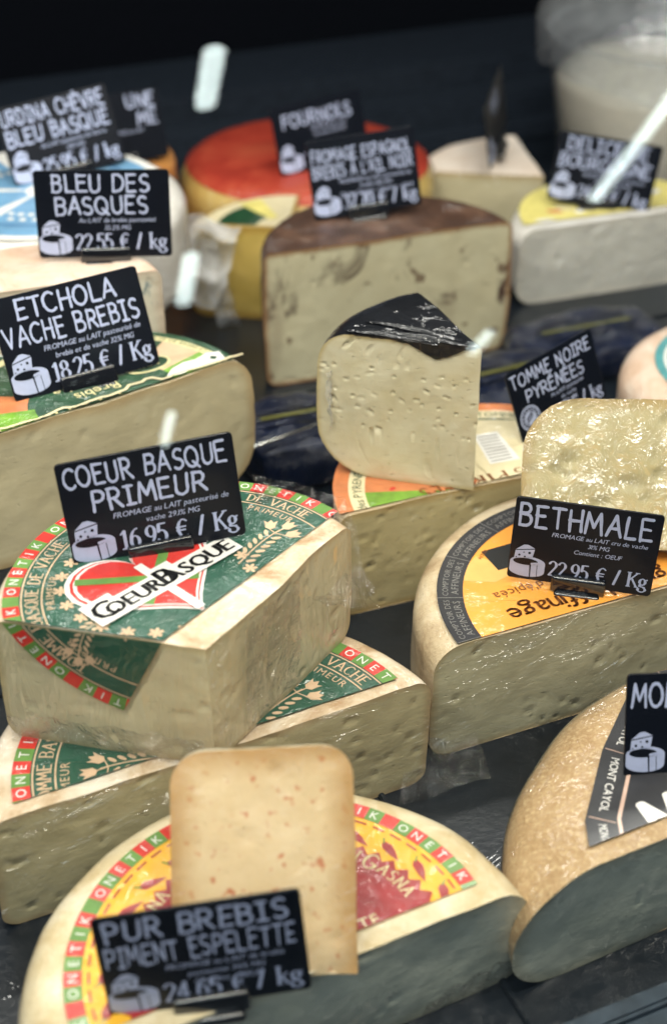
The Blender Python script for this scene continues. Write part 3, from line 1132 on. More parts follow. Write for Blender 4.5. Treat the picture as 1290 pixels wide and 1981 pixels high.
film_strip('film', [(.105, .045, .002), (.168, .070, .002), (.160, .105, .012), (.112, .085, .022)], 22, 12, .004, 5, FILM, w.root, 60)

# ---- main piece: three-cornered, label folded over its left cut
MC = (-.083, .664)
w = Wheel('cheese_piece', 'green-labelled piece with its corner toward the viewer, folded label over the cut face', MC, .116, .0895, .0885,
          56.5, 168.7, R_TOMME, P_PALE, (-.070 - MC[0], .610 - MC[1]), rt=.010, rb=.012, seed=8, pits=30)
P = Print(8)
LC = (.003, .003)
tomme_label(P, LC, .112, 0, 360, 1, (('DE VACHE', 61), ('TOMME BASQUE DE VACHE', 190), ('BASQUE', 100)), (61, 186, 225))
G0 = INK_GOLD
key = ('label_flower', G0, 1)
sprig(P, key, (.0265, .023), RAD(48), .052)
sprig(P, key, (-.046, -.028), RAD(245), .040, -1)
for q in range(22):                                      # little rosettes round the emblem
    a_ = RAD(46 + q * 360 / 22)
    o_ = (-.021 + .056 * math.cos(a_), .007 + .050 * math.sin(a_))
    k_ = P.own(('label_rosette', G0, 1))
    for j in range(6):
        P.disc(k_, (o_[0] + .0028 * math.cos(j * 1.047 + q), o_[1] + .0028 * math.sin(j * 1.047 + q)), .0020, .0011, j * 1.047 + q, 7)
    P.disc(k_, o_, .0011, n=6)
# heart-shaped emblem with the flag pattern
HA = RAD(46)


def HT(x, y, o=(-.021, .007)):
    c_, s_ = math.cos(HA), math.sin(HA)
    return (o[0] + x * c_ - y * s_, o[1] + x * s_ + y * c_)


def heart(k):
    pts = []
    for i in range(40):
        t = 2 * math.pi * i / 40
        pts.append((k * 16 * math.sin(t) ** 3, k * (13 * math.cos(t) - 5 * math.cos(2 * t) - 2 * math.cos(3 * t) - math.cos(4 * t) + 2)))
    return pts


for k, m, ly in ((.0030, INK_WHITE, 2), (.00283, INK_RED, 3), (.00272, INK_WHITE, 4)):
    P.poly(('emblem', m, ly), [HT(x, y) for x, y in heart(k)])
hp = [HT(x, y) for x, y in heart(.0026)]
P.poly(('emblem', INK_RED, 5), hp)
for ang, m, ly, wd in ((40, INK_FLAGGREEN, 6, .006), (-40, INK_FLAGGREEN, 6, .006), (0, INK_WHITE, 7, .006), (90, INK_WHITE, 7, .006)):
    a = RAD(ang)
    q = [(-.05 * math.cos(a) + wd / 2 * math.sin(a), -.05 * math.sin(a) - wd / 2 * math.cos(a)),
         (.05 * math.cos(a) + wd / 2 * math.sin(a), .05 * math.sin(a) - wd / 2 * math.cos(a)),
         (.05 * math.cos(a) - wd / 2 * math.sin(a), .05 * math.sin(a) + wd / 2 * math.cos(a)),
         (-.05 * math.cos(a) - wd / 2 * math.sin(a), -.05 * math.sin(a) + wd / 2 * math.cos(a))]
    # keep the stripe inside the heart: scan it in short steps
    hh = heart(.0026)
    for i in range(40):
        u0, u1 = i / 40, (i + 1) / 40
        mid = (-.05 + .1 * (u0 + u1) / 2)
        px, py = mid * math.cos(a), mid * math.sin(a)
        ins = False
        for (x1, y1), (x2, y2) in zip(hh, hh[1:] + hh[:1]):
            if (y1 > py) != (y2 > py) and px < (x2 - x1) * (py - y1) / (y2 - y1) + x1:
                ins = not ins
        if ins:
            lerp = lambda A, B, t: (A[0] + (B[0] - A[0]) * t, A[1] + (B[1] - A[1]) * t)
            P.add(('emblem_stripe', m, ly), [HT(*lerp(q[0], q[1], u0)), HT(*lerp(q[0], q[1], u1)), HT(*lerp(q[3], q[2], u1)), HT(*lerp(q[3], q[2], u0))])
# white halo under the black words
for tx, xx, sz in (('C', -.040, .0165), ('OEUR', -.0195, .0115), ('B', .006, .0165), ('ASQUE', .029, .0115)):
    Wd = P.width(tx, 'sans', .07) * sz / .73
    P.poly(('emblem_halo', INK_WHITE, 8), [HT(xx - Wd / 2 - .003, -.014), HT(xx + Wd / 2 + .003, -.014),
                                           HT(xx + Wd / 2 + .003, -.008 + sz), HT(xx - Wd / 2 - .003, -.008 + sz)])
    for dx_ in (-.0006, 0, .0006):
        P.text(('emblem_lettering', INK_BLACK, 9), tx, HT(xx + dx_, -.0105), sz, HA, 'sans', gap=.09)
n2 = np.array((math.sin(w.t2), -math.cos(w.t2)))
b0 = np.array((-.0985 - MC[0], .6100 - MC[1]))
bd = RAD(52.7)
lim = [(b0, np.array((-math.sin(bd), math.cos(bd)))), (np.array((0, 0)) + n2 * -.135, n2)]
P.emit(w.root, w.h + .0011, lim, base='label_sheet', fold=(w.apex, n2))
film_strip('film', [(.045, .02, .070), (.112, .055, .03), (.09, .10, .088), (.03, .11, .100)], 26, 14, .003, 15, FILM, w.root, 55)

def face_film(w, t, r0, r1, z0, z1, off, seed, amp, mat=FILM, freq=50, nx=40, ny=20):
    """loose film over part of a cut face, r0..r1 from the apex in the direction t"""
    d = np.array((math.cos(t), math.sin(t)))
    sgn = 1 if abs(t - w.t2) < .01 else -1
    n = np.array((-math.sin(t), math.cos(t))) * sgn
    P4 = [(*(w.apex + d * r + n * off), z) for r, z in ((r0, z0), (r1, z0), (r1, z1), (r0, z1))]
    return film_strip('film', P4, nx, ny, amp, seed, mat, w.root, freq)


face_film(w, w.t2, .005, .125, .0, .022, .003, 41, .0022, FILM, 70, 60, 14)
face_film(w, w.t1, .030, .085, .006, .084, .003, 42, .0022, FILM, 60, 30, 40)

# ---- red and yellow labelled wheel at the bottom
w = Wheel('cut_wheel', 'cut wheel with a red and yellow pepper label at the bottom', (-.022, .478), .140, .074, .0005,
          26, 206, R_ARDI, P_GREY, (0, -.010), rt=.022, rb=.014, seed=12, pits=10, bulge=.001)
P = Print(12)
LA = (-.003, .006)
onetik_ring(P, LA, .1045, .1140, 0, 360, 2)
P.ring(('label_sheet', INK_YELLOW, 0), LA, 0, .1046)
for q in range(56):
    a = 360 * q / 56
    P.ring(('label_line', INK_CRIMSON, 1), LA, .1005, .1018, a, a + 4.2, 1)
for q in range(28):                                      # peppers
    a = RAD(360 * q / 28 + 4)
    o = (.0945 * math.cos(a), .0945 * math.sin(a))
    an = a - math.pi / 2 - .25
    c_, s_ = math.cos(an), math.sin(an)
    sh = [(-.0062, .0024), (-.002, .0034), (.003, .0016), (.0095, -.0022), (.002, -.0026), (-.004, -.0022), (-.0066, 0)]
    P.poly(P.own(('label_pepper', INK_CRIMSON, 1)), [(o[0] + x * c_ - y * s_, o[1] + x * s_ + y * c_) for x, y in sh])
    P.line(P.own(('pepper_stalk', INK_FLAGGREEN, 2)), [(o[0] + x * c_ - y * s_, o[1] + x * s_ + y * c_) for x, y in ((-.006, .0008), (-.0085, .0034))], .001)
zz = []
for q in range(112):
    r = .0895 if q % 2 == 0 else .0845
    a = 2 * math.pi * q / 112
    zz.append((r * math.cos(a), r * math.sin(a)))
for q in range(112):
    P.add(('label_centre', INK_CRIMSON, 2), [(0, 0), zz[q], zz[(q + 1) % 112]])
for m_ in (0, 118):
    P.text_arc(('label_lettering', INK_PALEGOLD, 3), 'ARDI', LA, .0745, 67 + m_, .0066, 'serif', gap=.26, bold=.6)
    P.text_arc(('label_lettering', INK_PALEGOLD, 3), 'G', LA, .0725, 54 + m_, .0105, 'serif', gap=.25, bold=.7)
    P.text_arc(('label_lettering', INK_PALEGOLD, 3), 'ASNA', LA, .0745, 40 + m_, .0072, 'serif', gap=.26, bold=.6)
P.text(('label_lettering', INK_PALEGOLD, 3), 'PIMENT D\'ESPELETTE', (.049, .027), .0075, RAD(25), 'sans', 'r', gap=.16)
P.emit(w.root, w.h + .0012, w.cuts((.013, 0)), base='label_sheet')
film_strip('film', [(.07, .025, .0), (.135, .052, .0), (.140, .060, .02), (.075, .020, .018)], 26, 8, .003, 31, FILM, w.root, 70)

# ---- apricot slice standing on it, leaning back
w = Wheel('standing_slice', 'apricot-coloured slice standing upright on the pepper-label wheel', (0, 0), .117, .095, 0,
          -90, -64, R_ARDI, P_ORANGE, rt=.016, rb=.018, seed=21, pits=6, wob=.0012)
# wheel axis laid level: the slice stands on its tip with the rim on top
SB = Matrix.Translation((-.0345, .472, .073)) @ Matrix.Rotation(RAD(5), 4, 'Z') @ Matrix.Rotation(RAD(-37), 4, 'X') @ Matrix.Rotation(RAD(2), 4, 'Y')
AX = Matrix(((0, 0, 1, -.048), (1, 0, 0, 0), (0, -1, 0, 0), (0, 0, 0, 1)))
w.root.matrix_world = SB @ AX

# ---- tan wheel at the right, slate label
w = Wheel('half_wheel', 'big tan-rinded wheel with a slate label, at the lower right', (.299, .551), .200, .083, .0005,
          26, 206, R_BROWN, P_GREY, (0, .062), rt=.046, rb=.026, seed=33, pits=6, bulge=.002)
DW = w
P = Print(33)
oc = [(-.158, -.022), (-.157, .018), (-.138, .076), (-.113, .128), (-.095, .146), (-.04, .165), (.06, .165), (.15, .10), (.16, -.0), (.12, -.08), (.0, -.1)]
P.poly(('label_sheet', INK_SLATE, 0), oc)
cx, cy = .02, .03


def inset(k):
    return [(cx + (x - cx) * k, cy + (y - cy) * k) for x, y in oc]


ins = inset(.89)
P.line(('label_stripe', INK_PINKSTRIPE, 1), ins, .0022, closed=True, caps=False)
m_ = inset(.944)
for i in range(len(oc)):
    a, b = np.array(m_[i]), np.array(m_[(i + 1) % len(oc)])
    L = np.linalg.norm(b - a)
    nseg = max(1, round(L / .042))
    for j in range(nseg):
        p0 = a + (b - a) * j / nseg
        pc = a + (b - a) * (j + .5) / nseg
        d = (b - a) / L
        nn = np.array((-d[1], d[0]))
        P.line(('label_line', INK_PINKSTRIPE, 1), [tuple(p0 - nn * .0078), tuple(p0 + nn * .0078)], .0006, caps=False)
        ang = math.atan2(d[1], d[0]) + (math.pi if d[1] > 0 else 0)
        if abs(d[1]) < .3:
            ang = math.atan2(d[1], d[0]) + math.pi
        off = nn * (-.0028 if not (d[1] > 0) else .0028)
        P.text(('label_lettering', INK_WHITE, 1), 'MONT CAYOL', tuple(pc + off * 1), .0052, ang, 'sans', maxw=L / nseg * .8)
P.text(('label_title', INK_WHITE, 1), 'MONT CAYOL', (-.112, .000), .033, RAD(26), 'serif', 'l', bold=1.1)
P.emit(w.root, w.h + .0018, w.cuts((.012, 0)), base='label_sheet')

# ---- orange-labelled half wheel
w = Wheel('half_wheel', 'half wheel with an orange label and beige rind, right of centre', (.212, .764), .157, .0935, .0005,
          23.3, 203.3, R_BETH, P_GREEN, (0, .006), rt=.020, rb=.014, seed=41, pits=40, bulge=.001, pit_size=(.0008, .002), pit_depth=.0018)
P = Print(41)
LC = (-.016, .0)
P.ring(('label_band', INK_SLATE, 1), LC, .1085, .1262)
P.ring(('label_sheet', INK_ORANGE, 0), LC, 0, .109)
for q in range(16):
    a = 12 + q * 22.5
    P.text_arc(('band_lettering', INK_GREYTXT, 2), 'COMPTOIR DES', LC, .1185, a, .0042, gap=.12)
    P.text_arc(('band_lettering', INK_GREYTXT, 2), 'AFFINEURS', LC, .1115, a, .0052, gap=.14)
    P.ring(('band_line', INK_GREYTXT, 2), LC, .1085, .1262, a + 11, a + 11.3, 1)
up = RAD(23.3 + 180)
P.text(('label_lettering', INK_BROWNTXT, 2), 'grand affinage', (-.0990, -.0150), .0165, up - 0.0, 'sans', 'r', gap=.05)
P.text(('label_lettering', INK_BROWNTXT, 2), 'grand affinage', (-.0985, -.0148), .0165, up - 0.0, 'sans', 'r', gap=.05)
P.text(('label_lettering', INK_BROWNTXT, 2), 'sur planche d\'épicéa', (-.106, .0030), .0085, up, 'sans', 'r', gap=.10)
P.poly(('label_flag', INK_BLACK, 2), [(-.108, .052), (-.098, .030), (-.03, .060), (-.038, .085)])
sil = [(-.020, -.006), (.0, -.012), (.026, .0), (.028, .016), (.016, .012), (.014, .02), (.004, .013), (-.004, .02), (-.012, .012), (-.022, .012)]
ca, sa = math.cos(RAD(12)), math.sin(RAD(12))
P.poly(('label_picture', INK_PEACH, 1), [(-.104 + x * ca - y * sa, .028 + x * sa + y * ca) for x, y in sil])
P.text_arc(('label_lettering', INK_BROWNTXT, 2), 'AOI001', LC, .102, 152, .003, gap=.1)
P.emit(w.root, w.h + .0012, w.cuts((.001, 0)), base='label_sheet')

# ---- tall shiny piece standing on it
w = Wheel('cheese_piece', 'tall yellow piece in shiny crumpled film behind the one-word sign', (0, 0), .170, .104, 0,
          166, 180, R_ETCH, P_SHINY, (0, 0), rt=.040, rb=.030, seed=55, pits=26, pit_size=(.002, .004), pit_depth=.003, wob=.002)
w.root.matrix_world = Matrix.Translation((.300, .800, .106)) @ Matrix.Rotation(RAD(-3), 4, 'Z') @ Matrix.Rotation(RAD(-33), 4, 'X')

# ---- half wheel under the black wedge
w = Wheel('half_wheel', 'half wheel with an orange, green and cream label beneath the black-rinded wedge', (.127, .899), .128, .094, .0005,
          21.5, 201.5, R_BETH, P_TOMME, (0, .011), rt=.008, rb=.012, seed=61, pits=110, pit_size=(.0009, .0022), pit_depth=.0022)
P = Print(61)
P.ring(('label_rim', INK_SALMON, 1), (0, 0), .116, .1275)
P.ring(('label_ring', INK_CREAM, 1), (0, 0), .1035, .1161)
for a in (190, 130, 70):
    P.text_arc(('label_lettering', INK_DGREEN, 2), 'TOMME des PYRENEES', (0, 0), .1062, a, .0072, 'sans', gap=.08)
P.ring(('label_sheet', INK_CREAM, 0), (0, 0), 0, .1037)
P.ring(('label_picture', INK_SALMON, 1), (0, 0), .02, .1037, 150, 186)
P.ring(('label_picture', INK_LIME, 2), (0, 0), .02, .1037, 184, 206)
P.ring(('label_picture', INK_DGREEN, 1), (0, 0), .04, .1037, 20, 110)
P.poly(('label_picture', INK_LIME, 2), [(.06, .05), (.095, .03), (.10, .05), (.07, .075)])
P.poly(('label_picture', INK_CREAM, 3), [(-.02, .10), (.02, .10), (.045, .055), (.07, .03), (.0, .0), (-.03, .06)])
for q in range(14):
    a = random.Random(q).uniform(0, 6.28)
    rr = random.Random(q + 50).uniform(.004, .011)
    P.disc(('picture_blot', INK_RED if q % 2 else INK_SALMON, 2), (-.062 + .018 * math.cos(a) * 1.6, .005 + .01 * math.sin(a)), rr * .7, rr * .4, a, 7)
P.poly(('info_box', INK_WHITE, 4), [(-.006, .032), (.018, .040), (.004, .082), (-.016, .075)])
for q in range(9):
    t = q / 9
    P.line(('info_lines', INK_GREYTXT, 5), [(-.006 - .009 * t + .001, .036 + .040 * t), (.012 - .010 * t, .042 + .038 * t)], .0012, caps=False)
P.text(('label_lettering', INK_BROWNTXT, 4), 'TOMME DES PYRENEES', (.012, .026), .0125, RAD(201.5), 'serif', 'c', bold=.9)
P.emit(w.root, w.h + .0010, w.cuts((.0015, 0)), base='label_sheet')

# ---- black wedge on top
w = Wheel('cheese_wedge', 'ivory wedge with a black rind wrapped in film, in the middle', (.1045, .894), .118, .119, .0962,
          113, 166, R_BLACK, P_WHITE, rt=.022, rb=.042, seed=70, pits=80, pit_size=(.0005, .0012), pit_depth=.0019, wob=.0012, res=.0008, bulge=.003)
fd = np.array((math.cos(w.t2), math.sin(w.t2)))
fn_ = np.array((-math.sin(w.t2), math.cos(w.t2)))          # out of the visible cut face
V, Fc = [], []
for i in range(41):
    u = i / 40
    drop = .001 + .011 * math.exp(-((u - .30) / .17) ** 2) + .0012 * noise.noise(Vector((u * 18, 3, 1)))
    for j, t in enumerate((0, .35, .7, 1)):
        r = .004 + u * (w.R - .026)
        off = .0024 - .0006 * t
        p = fd * r + fn_ * off
        V.append((p[0], p[1], w.h + .0012 - drop * t + (.0012 if j == 0 else 0)))
for i in range(40):
    for j in range(3):
        a_ = i * 4 + j
        Fc.append((a_, a_ + 1, a_ + 5, a_ + 4))
add_obj('rind_flap', V, Fc, R_BLACK, w.root)
for k, (p0, p1) in enumerate((((-.085, .032), (-.008, .004)), ((-.080, .045), (-.012, .012)), ((-.095, .030), (-.030, .006)))):
    V, Fc = [], []
    for i in range(31):
        u = i / 30
        x, y = p0[0] + (p1[0] - p0[0]) * u, p0[1] + (p1[1] - p0[1]) * u
        q = nz((x, y, k), 120, 7)
        for j in range(5):
            t = (j - 2) / 2
            V.append((x + t * .0012 + q[0] * .0012, y + t * .0028 + q[1] * .0012, w.h + .0012 + (.0022 + .0012 * q[2]) * math.cos(t * 1.5) * math.sin(math.pi * u)))
    for i in range(30):
        for j in range(4):
            a_ = i * 5 + j
            Fc.append((a_, a_ + 5, a_ + 6, a_ + 1))
    add_obj('film_fold', V, Fc, R_BLACK, w.root)
film_strip('film', [(-.108, .020, .04), (-.104, .036, .04), (-.104, .036, .088), (-.109, .018, .09)], 6, 14, .004, 71, FILM_MILK, w.root, 90)

# ---- green-labelled half wheel at the left
QC = (-.168, .909)
w = Wheel('half_wheel', 'cream half wheel with a torn dark green label, on the left edge', QC, .127, .112, .052,
          35, 215, R_ETCH, P_ETCH, (0, 0), rt=.022, rb=.034, seed=81, pits=18, bulge=.001, wob=.002)
P = Print(81)
P.ring(('label_sheet', INK_DGREEN, 0), (0, 0), 0, .113)
P.ring(('label_ring', INK_PALEGOLD, 1), (0, 0), .099, .106)
for a in (60, 100):
    P.text_arc(('label_lettering', INK_DGREEN, 2), 'FROMAGE DE BREBIS ET VACHE', (0, 0), .1005, a, .0045, gap=.1)
P.ring(('label_picture', INK_LIME, 1), (0, 0), .06, .099, 22, 50)
P.ring(('label_picture', INK_LIME, 1), (0, 0), .05, .113, 196, 222)
P.ring(('label_picture', INK_SALMON, 1), (0, 0), .055, .113, 176, 196)
P.ring(('label_picture', INK_GOLD, 1), (0, 0), .06, .099, 50, 70)
e34 = RAD(35)
cs, sn = math.cos(e34), math.sin(e34)


def Q(u, v):
    return (u * cs - v * sn, u * sn + v * cs)


P.disc(('label_seal', INK_PALEGOLD, 2), Q(.052, .030), .020, .012, e34, 28)
P.disc(('label_seal', INK_DGREEN, 3), Q(.052, .030), .0175, .010, e34, 28)
P.text(('label_lettering', INK_PALEGOLD, 4), 'AOP', Q(.052, .034), .009, e34 + math.pi, 'serif')
P.text(('label_lettering', INK_PALEGOLD, 2), 'et Vache', Q(.0, .034), .0105, e34 + math.pi, 'serif' if False else 'sans', gap=.09)
P.text(('label_lettering', INK_PALEGOLD, 2), 'Brebis', Q(.002, .020), .0105, e34 + math.pi, 'sans', gap=.09)
P.text(('label_lettering', INK_PALEGOLD, 2), 'ETCHOLA', Q(-.035, .004), .016, e34 + math.pi, 'sans', gap=.09)
# the paper is torn along the cut: white fibres and a torn white corner
rng = random.Random(4)
tear = [Q(-.12 + .24 * k / 48, .0015 + .004 * noise.noise(Vector((k * .31, 4, 0))) + .002 * rng.random() + (.006 if 28 < k < 34 else 0)) for k in range(49)]
P.line(('torn_edge', INK_CREAM, 5), tear, .0026)
P.poly(('torn_corner', INK_WHITE, 5), [Q(.055, .004), Q(.066, .0), Q(.075, .003), Q(.090, -.001), Q(.106, .004), Q(.108, .016), Q(.098, .019), Q(.086, .015), Q(.076, .016), Q(.064, .012)])
P.poly(('corner_mark', INK_DGREEN, 6), [Q(.099, .006), Q(.1025, .0095), Q(.099, .013), Q(.0955, .0095)])
P.emit(w.root, w.h + .0014, [(np.array(Q(0, .001)), np.array((-sn, cs)))], base='label_sheet')
film_strip('film', [Q(.085, .0) + (.09,), Q(.127, .0) + (.05,), Q(.120, .05) + (.085,), Q(.085, .05) + (.113,)], 22, 14, .0025, 82, FILM, w.root, 60)

# ---- blue-veined piece
w = Wheel('cheese_piece', 'pink-rinded blue-veined piece at the left under the two-line sign', (-.225, 1.052), .092, .122, .0785,
          -160, 20, R_PINK, P_BLUE, (0, 0), rt=.008, rb=.010, seed=90, pits=40)
w.root.rotation_euler.z = RAD(180)
w.root.location = (-.225, 1.03, .0785)

# ---- blue-labelled round at the back left
w = Wheel('round_cheese', 'round cheese with a light blue and white paper label, back left', (-.275, 1.285), .135, .10, .0785,
          0, 360, R_WHITE, None, rt=.02, rb=.02, seed=95)
P = Print(95)
P.disc(('label_sheet', INK_WHITE, 0), (0, 0), .118, n=48)
for q in range(6):
    P.ring(('label_panel', INK_BLUE, 1), (0, 0), .016, .108, q * 60 + 6, q * 60 + 54)
    P.ring(('label_stripe', INK_BLUEDARK, 2), (0, 0), .084, .087, q * 60 + 6, q * 60 + 54)
    for k in range(9):
        a = RAD(q * 60 + 12 + k * 4.5)
        P.disc(('label_dots', INK_WHITE, 2), ((.06 + .012 * (k % 2)) * math.cos(a), (.06 + .012 * (k % 2)) * math.sin(a)), .0035, n=6)
P.emit(w.root, w.h + .0013, base='label_sheet')

# ---- orange-rinded round behind it
Wheel('round_cheese', 'small round cheese with an orange rind behind the blue-labelled one', (-.262, 1.515), .088, .132, .0005,
      0, 360, rind_mat('rind_orange', [(.3, (.40, .15, .03)), (.5, (.55, .24, .06)), (.7, (.62, .32, .12))], 24, film=.4), None, rt=.012, rb=.012, seed=97)

# ---- coffee-rinded half wheel
w = Wheel('half_wheel', 'half wheel with a dark coffee-brown rind and ivory paste with dark veins', (.060, 1.253), .128, .140, .0005,
          19.4, 199.4, R_COFFEE, P_GARLIC, (0, .016), rt=.008, rb=.012, seed=101, pits=20, bulge=.002)

# ---- red-topped wheel behind
w = Wheel('whole_wheel', 'wheel with a red waxed top and golden sides at the back', (-.030, 1.600), .150, .10, .0005,
          0, 360, R_GOLD, None, rt=.030, rb=.02, seed=111, dome=.008)
P = Print(111)
P.disc(('red_cap', R_RED, 0), (0, 0), .138, n=64)
# cap follows the wheel's top
V, Fc = [], []
nr_, na_ = 14, 72
for i in range(nr_ + 1):
    r = .141 * i / nr_
    for j in range(na_):
        a = 2 * math.pi * j / na_
        zt = w.h + w.dome * (1 - (r / w.R) ** 2) + .002
        if r > w.R - w.rt:
            t_ = (r - (w.R - w.rt)) / w.rt
            zt -= w.rt * (1 - math.sqrt(max(0, 1 - t_ * t_)))
        V.append((r * math.cos(a), r * math.sin(a), zt))
for i in range(nr_):
    for j in range(na_):
        a, b = i * na_ + j, i * na_ + (j + 1) % na_
        Fc.append((a, a + na_, b + na_, b))
add_obj('red_cap', V, Fc, R_RED, w.root)

# ---- small golden wedge with a green and yellow label, in front of it
w = Wheel('cheese_wedge', 'small golden wedge with a green and yellow label in loose white film', (-.040, 1.372), .105, .104, .0005,
          85, 172, R_GOLD, P_YELLOW, (.0, .0), rt=.012, rb=.014, seed=121, pits=0)
w.root.location = (-.046, 1.372, .0005)
P = Print(121)
P.ring(('label_sheet', INK_CREAM, 0), (0, 0), 0, .09, 85, 172)
P.ring(('label_panel', INK_DGREEN, 1), (0, 0), .035, .075, 130, 172)
P.ring(('label_panel', INK_LEMON, 1), (0, 0), .03, .085, 112, 130)
P.emit(w.root, w.h + .0013, w.cuts((.002, .002)), base='label_sheet')
sheet = film_strip('loose_film', [(-.15, -.035, .055), (-.072, -.022, .03), (-.050, .004, .112), (-.13, .0, .128)], 40, 34, .022, 122,
                   film_mat('white_film', fac=.08, wr=.5, milk=.5, rough=.2), w.root, 26)
film_strip('film', [(-.075, -.018, .002), (-.052, -.018, .002), (-.075, -.012, .10), (-.10, -.01, .10)], 10, 24, .006, 123, FILM_MILK, w.root, 60)

# ---- pale wedge, back right
w = Wheel('cheese_wedge', 'cream-topped soft wedge at the back with a black sign holder', (.245, 1.590), .150, .078, .0005,
          98, 172, R_CREAM, P_YELLOW if False else P_ETCH, (0, 0), rt=.008, rb=.008, seed=131, pits=10)

# ---- white round with lemon label
w = Wheel('half_wheel', 'white bloomy half wheel with a lemon-yellow paper label at the right', (.318, 1.448), .128, .086, .0005,
          18.6, 198.6, R_WHITE, P_BRIE, (0, 0), rt=.022, rb=.022, seed=141, pits=10)
P = Print(141)
P.disc(('label_sheet', INK_LEMON, 0), (0, 0), .118, n=48)
for q in range(26):
    r_ = random.Random(q)
    a, rr = r_.uniform(0, 6.28), r_.uniform(.02, .11)
    P.disc(('label_print', (INK_RED, INK_WHITE, INK_GOLD, INK_CREAM)[q % 4], 1), (rr * math.cos(a), rr * math.sin(a)), r_.uniform(.004, .012), r_.uniform(.003, .006), a, 8)
P.emit(w.root, w.h + .0013, w.cuts((.014, 0)), base='label_sheet')

# ---- teal-labelled round at the right edge
w = Wheel('round_cheese', 'pinkish round cheese with a teal label at the right edge', (.384, 1.125), .125, .076, .0005,
          0, 360, R_PINK, None, rt=.027, rb=.03, seed=151)
P = Print(151)
P.disc(('label_sheet', INK_TEAL, 0), (0, 0), .096, n=48)
P.ring(('label_ring', INK_WHITE, 1), (0, 0), .085, .088)
P.text_arc(('label_lettering', INK_WHITE, 1), 'FROMAGE FERMIER', (0, 0), .072, 190, .008)
P.emit(w.root, w.h + .0013, base='label_sheet')

# ================================================================== other things on the counter
# ---- big tub covered with film, back right
tub = thing('cream_tub', 'big white tub of soft cheese covered with clear film, top right', 'tub', (.44, 1.80, .001))


def lathe(name, prof, n, mat, parent, seed=0, wob=0.0):
    V, Fc = [], []
    for r, z in prof:
        for j in range(n):
            a = 2 * math.pi * j / n
            q = nz((r * math.cos(a), r * math.sin(a), z), 14, seed)
            V.append((r * math.cos(a) + q[0] * wob, r * math.sin(a) + q[1] * wob, z + q[2] * wob))
    for i in range(len(prof) - 1):
        for j in range(n):
            k = (j + 1) % n
            Fc.append((i * n + j, i * n + k, (i + 1) * n + k, (i + 1) * n + j))
    return add_obj(name, V, Fc, mat, parent)


TUB = film_mat('tub_clear', tint=(.95, .96, .97), fac=.04, wr=.3, scale=12, milk=.14, rough=.12)
CURD = plain('curd', (.86, .78, .64), rough=.5, coat=.4, wr=.5, var=.06, nscale=20)
lathe('bowl', [(.0, 0), (.135, 0), (.145, .01), (.172, .185), (.176, .190), (.170, .192), (.166, .185)], 72, TUB, tub, 1, .001)
lathe('contents', [(.0, .004), (.130, .004), (.140, .012), (.158, .125), (.155, .135), (.12, .142), (.06, .148), (.0, .150)], 64, CURD, tub, 2, .005)
lathe('film_cover', [(.178, .150), (.181, .190), (.180, .205), (.165, .225), (.12, .245), (.06, .25), (.0, .245)], 90,
      film_mat('tub_film', tint=(.92, .95, .98), fac=.08, wr=1.0, scale=9, milk=.14, rough=.10), tub, 3, .014)

# ---- dark blue film packs behind the wedge
PACK = plain('pack_navy', (.003, .007, .024), rough=.4, coat=.3, wr=.8, var=.4, nscale=30, spec=.2, coat_rough=.06)
PACKY = plain('pack_yellow', (.10, .10, .02), rough=.4, coat=.8, var=.2)


def soft_pack(label, loc, size, rot, seed, tilt=0):
    root = thing('wrapped_pack', label, 'cheese pack', loc, 'navy packs behind the wedge')
    bm = bmesh.new()
    bmesh.ops.create_cube(bm, size=1)
    bmesh.ops.subdivide_edges(bm, edges=bm.edges[:], cuts=18, use_grid_fill=True)
    for v in bm.verts:
        p = Vector(v.co)
        q = Vector((2 * p.x, 2 * p.y, 2 * p.z))
        sq = Vector((q.x * math.sqrt(max(.3, 1 - .22 * q.y * q.y - .1 * q.z * q.z)), q.y * math.sqrt(max(.3, 1 - .22 * q.x * q.x - .1 * q.z * q.z)),
                     q.z * (1 - .35 * (q.x * q.x + q.y * q.y) / 2)))
        p = Vector((sq.x * size[0] / 2, sq.y * size[1] / 2, (sq.z + 1) * size[2] / 2))
        n = nz(p, 45, seed)
        v.co = p + Vector(n) * .004
        v.co.z = max(.0005, v.co.z)
    from_bm('wrapper', bm, PACK, root, True)
    P = Print(seed)
    for i in range(3):
        P.poly(('stripe', PACKY if i == 1 else PACK, 0), [(-size[0] * .32, -.012 + i * .012), (size[0] * .3, -.014 + i * .012), (size[0] * .3, -.009 + i * .012), (-size[0] * .32, -.007 + i * .012)])
    P.emit(root, size[2] + .002)
    root.rotation_euler = (tilt, 0, rot)
    return root


soft_pack('navy film-wrapped pack showing left of the ivory wedge', (-.030, 1.085, .001), (.11, .10, .050), RAD(22), 201)
soft_pack('navy film-wrapped pack showing right of the ivory wedge', (.155, 1.155, .001), (.15, .10, .055), RAD(26), 202)
soft_pack('navy film-wrapped pack in front of the white half wheel', (.255, 1.285, .001), (.16, .10, .035), RAD(22), 203)

# ---- thin metal skewer by the wedge
sk = thing('metal_skewer', 'thin metal skewer lying between the left half wheel and the wedge', 'skewer', (-.06, 1.035, .052))
bm = bmesh.new()
bmesh.ops.create_cone(bm, cap_ends=True, segments=10, radius1=.0017, radius2=.0012, depth=.11)
o = from_bm('rod', bm, PIN_STEEL, sk, True)
o.rotation_euler = (0, RAD(90), 0)
bm = bmesh.new()
bmesh.ops.create_uvsphere(bm, u_segments=10, v_segments=8, radius=.0028)
o2 = from_bm('knob', bm, PIN_STEEL, sk, True)
o2.location = (.055, 0, 0)
sk.rotation_euler = (0, RAD(-8), RAD(24))

